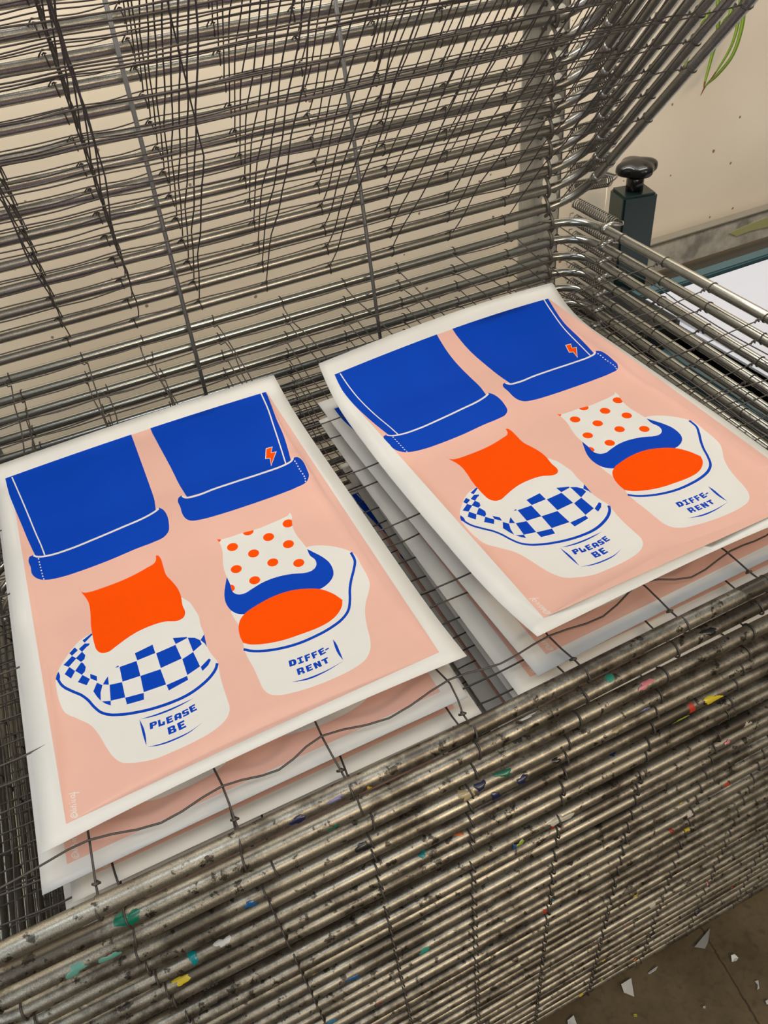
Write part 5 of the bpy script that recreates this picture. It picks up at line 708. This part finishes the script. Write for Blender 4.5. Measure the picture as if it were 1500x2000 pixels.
# hanging plant leaves, top right
def plant():
    m = mat('leaf', (.16, .30, .02), .5, 0, .4); m2 = mat('leaf tip', (.22, .10, .05), .7)
    tn = NT(m); tc = tn.n('ShaderNodeTexCoord')
    yq = 2.62; o = empty('hanging_plant', Wd(on_y(1440, -160, yq))); tag(o, 'spider plant with long green striped leaves hanging down in front of the wall', 'plant')
    ms = mat('leaf stripe', (.36, .46, .09), .5, 0, .4)
    L = [([(1440, -160), (1452, -20), (1450, 45), (1432, 105), (1402, 145), (1380, 165), (1368, 187)], .0085), ([(1440, -160), (1446, -30), (1442, 40), (1428, 90), (1402, 135), (1384, 160)], .007),
         ([(1440, -160), (1405, -60), (1402, 60), (1390, 110), (1378, 155), (1374, 172)], .008), ([(1440, -160), (1385, -80), (1383, 20), (1370, 50), (1340, 120), (1322, 152)], .007),
         ([(1440, -160), (1430, -60), (1428, 20), (1412, 45), (1410, 70)], .010), ([(1440, -160), (1392, -70), (1382, 25), (1372, 45), (1366, 55)], .010)]
    for k, (pts, w_) in enumerate(L):
        P = [Vector((p[0]*S, (yq-.012*k)*S, p[2]*S+CH))-o.location for p in (on_y(x, y, yq-.012*k) for x, y in pts)]
        # resample
        Q = []
        for i in range(len(P)-1):
            for j in range(6):
                t_ = j/6; p0 = P[max(i-1, 0)]; p1 = P[i]; p2 = P[i+1]; p3 = P[min(i+2, len(P)-1)]
                Q.append(.5*((2*p1)+(p2-p0)*t_+(2*p0-5*p1+4*p2-p3)*t_*t_+(3*p1-p0-3*p2+p3)*t_**3))
        Q.append(P[-1]); n = len(Q); vs = []; fs = []; mi = []
        for i, p in enumerate(Q):
            d = (Q[min(i+1, n-1)]-Q[max(i-1, 0)]).normalized(); s_ = d.cross(Vector((0, 1, .2))).normalized(); f = i/(n-1); wd = w_*min(1, .35+2*f)*(1-f**4)+.0006
            for c_, dz in ((-1, 0), (-.35, .18), (.35, .18), (1, 0)): vs.append(p+s_*wd*.75*c_+Vector((0, wd*dz, 0)))
        for i in range(n-1):
            for c_ in range(3): a = i*4+c_; fs.append((a, a+1, a+5, a+4)); mi.append(2 if i > n-7 else (1 if c_ == 1 else 0))
        lf = make('leaf', vs, fs, [m, ms, m2], o, True, mi); md = lf.modifiers.new('s', 'SOLIDIFY'); md.thickness = .0006
    b = MB(); pr = [(.035, -.0), (.05, .03), (.06, .085), (.064, .09)]
    for (r0, z0_), (r1, z1_) in zip(pr, pr[1:]): b.tube([(0, 0, z0_), (0, 0, z1_)], [r0, r1], 24)
    b.build('pot', mat('terracotta', (.35, .13, .07), .8), o)
    b = MB(); b.box((0, .045, -.006), (.16, .17, .012)); b.build('wall_shelf', mat('shelf', (.5, .45, .36), .6), o, False)
plant()
# string
b = MB(); A = Wd(on_y(1187, 338, 2.12)); B = Wd(on_y(1178, 432, 2.02)); b.tube([tuple(A-B), tuple((A-B)*.5+Vector((.002, 0, 0))), (0, 0, 0)], .0011, 6)
o = b.build('string', mat('white string', (.75, .68, .52), .8)); o.location = B; tag(o, 'thin white string hanging from the raised trays to the spring beside the post', 'string')

# ------------------------------------------------------------ paper scraps and paint flecks on the floor
M_scrap = mat('scrap paper', (.62, .60, .56), .8)
ZFl = -2.95
def scrap(name, pts, label, cat, m, tilt=0.0, th=.0015, lift=.002):
    P = [on_z(x, y, ZFl)*S for x, y in pts]; c = np.mean(P, 0); r = random.Random(int(pts[0][0])); n = len(P)
    vs = [(0, 0, lift+.003)]; 
    for p in P: vs.append((p[0]-c[0], p[1]-c[1], lift+r.uniform(0, .006)+tilt*max(0, (p[1]-c[1]))))
    o = make(name, vs, [(0, 1+k, 1+(k+1) % n) for k in range(n)], m, None, False); o.location = (c[0], c[1], 0)
    md = o.modifiers.new('s', 'SOLIDIFY'); md.thickness = th
    return tag(o, label, cat)
scrap('paper_scrap', [(1212, 1925), (1232, 1912), (1238, 1948), (1218, 1940)], 'torn white paper scrap with a square end sticking out from under the rack, lower centre', 'paper scrap', M_scrap, .08)
scrap('paper_scrap', [(1355, 1852), (1386, 1815), (1382, 1842), (1376, 1855)], 'greyish translucent paper piece lying beneath the bottom tray edge on the right', 'paper scrap', mat('greyish scrap', (.30, .29, .26), .6), .05)
scrap('paper_scrap', [(1426, 1868), (1433, 1866), (1441, 1873), (1437, 1879), (1429, 1880)], 'small white triangular paper chip alone on the brown floor', 'paper scrap', mat('white chip', (.75, .73, .68), .8))
scrap('paper_scrap', [(1474, 1918), (1480, 1917), (1482, 1932), (1478, 1935), (1479, 1925)], 'thin white curled paper shred near the right edge of the floor', 'paper scrap', M_scrap)
scrap('paper_scrap', [(1493, 1957), (1499, 1953), (1501, 1962), (1496, 1963)], 'tiny white paper crumb at the far right edge of the floor', 'paper scrap', M_scrap)
scrap('paper_scrap', [(1372, 1967), (1378, 1967), (1377, 1972), (1372, 1971)], 'tiny beige paper crumb in the middle of the bare floor', 'paper scrap', M_scrap)
scrap('paint_chip', [(1236, 1983), (1243, 1983), (1244, 1988), (1237, 1988)], 'small yellow paint chip on the floor near the rack', 'paint chip', mat('yellow chip', (.5, .42, .02), .5))
scrap('paper_scrap', [(1108, 1995), (1120, 1985), (1126, 2002), (1110, 2010)], 'crumpled grey paper under the rack at the bottom edge of the picture', 'paper scrap', M_scrap, .05)
scrap('paper_scrap', [(1265, 1902), (1278, 1893), (1284, 1890), (1280, 1897), (1268, 1904)], 'narrow curl of pale paper peeping out under the middle of the bottom tray', 'paper scrap', M_scrap)
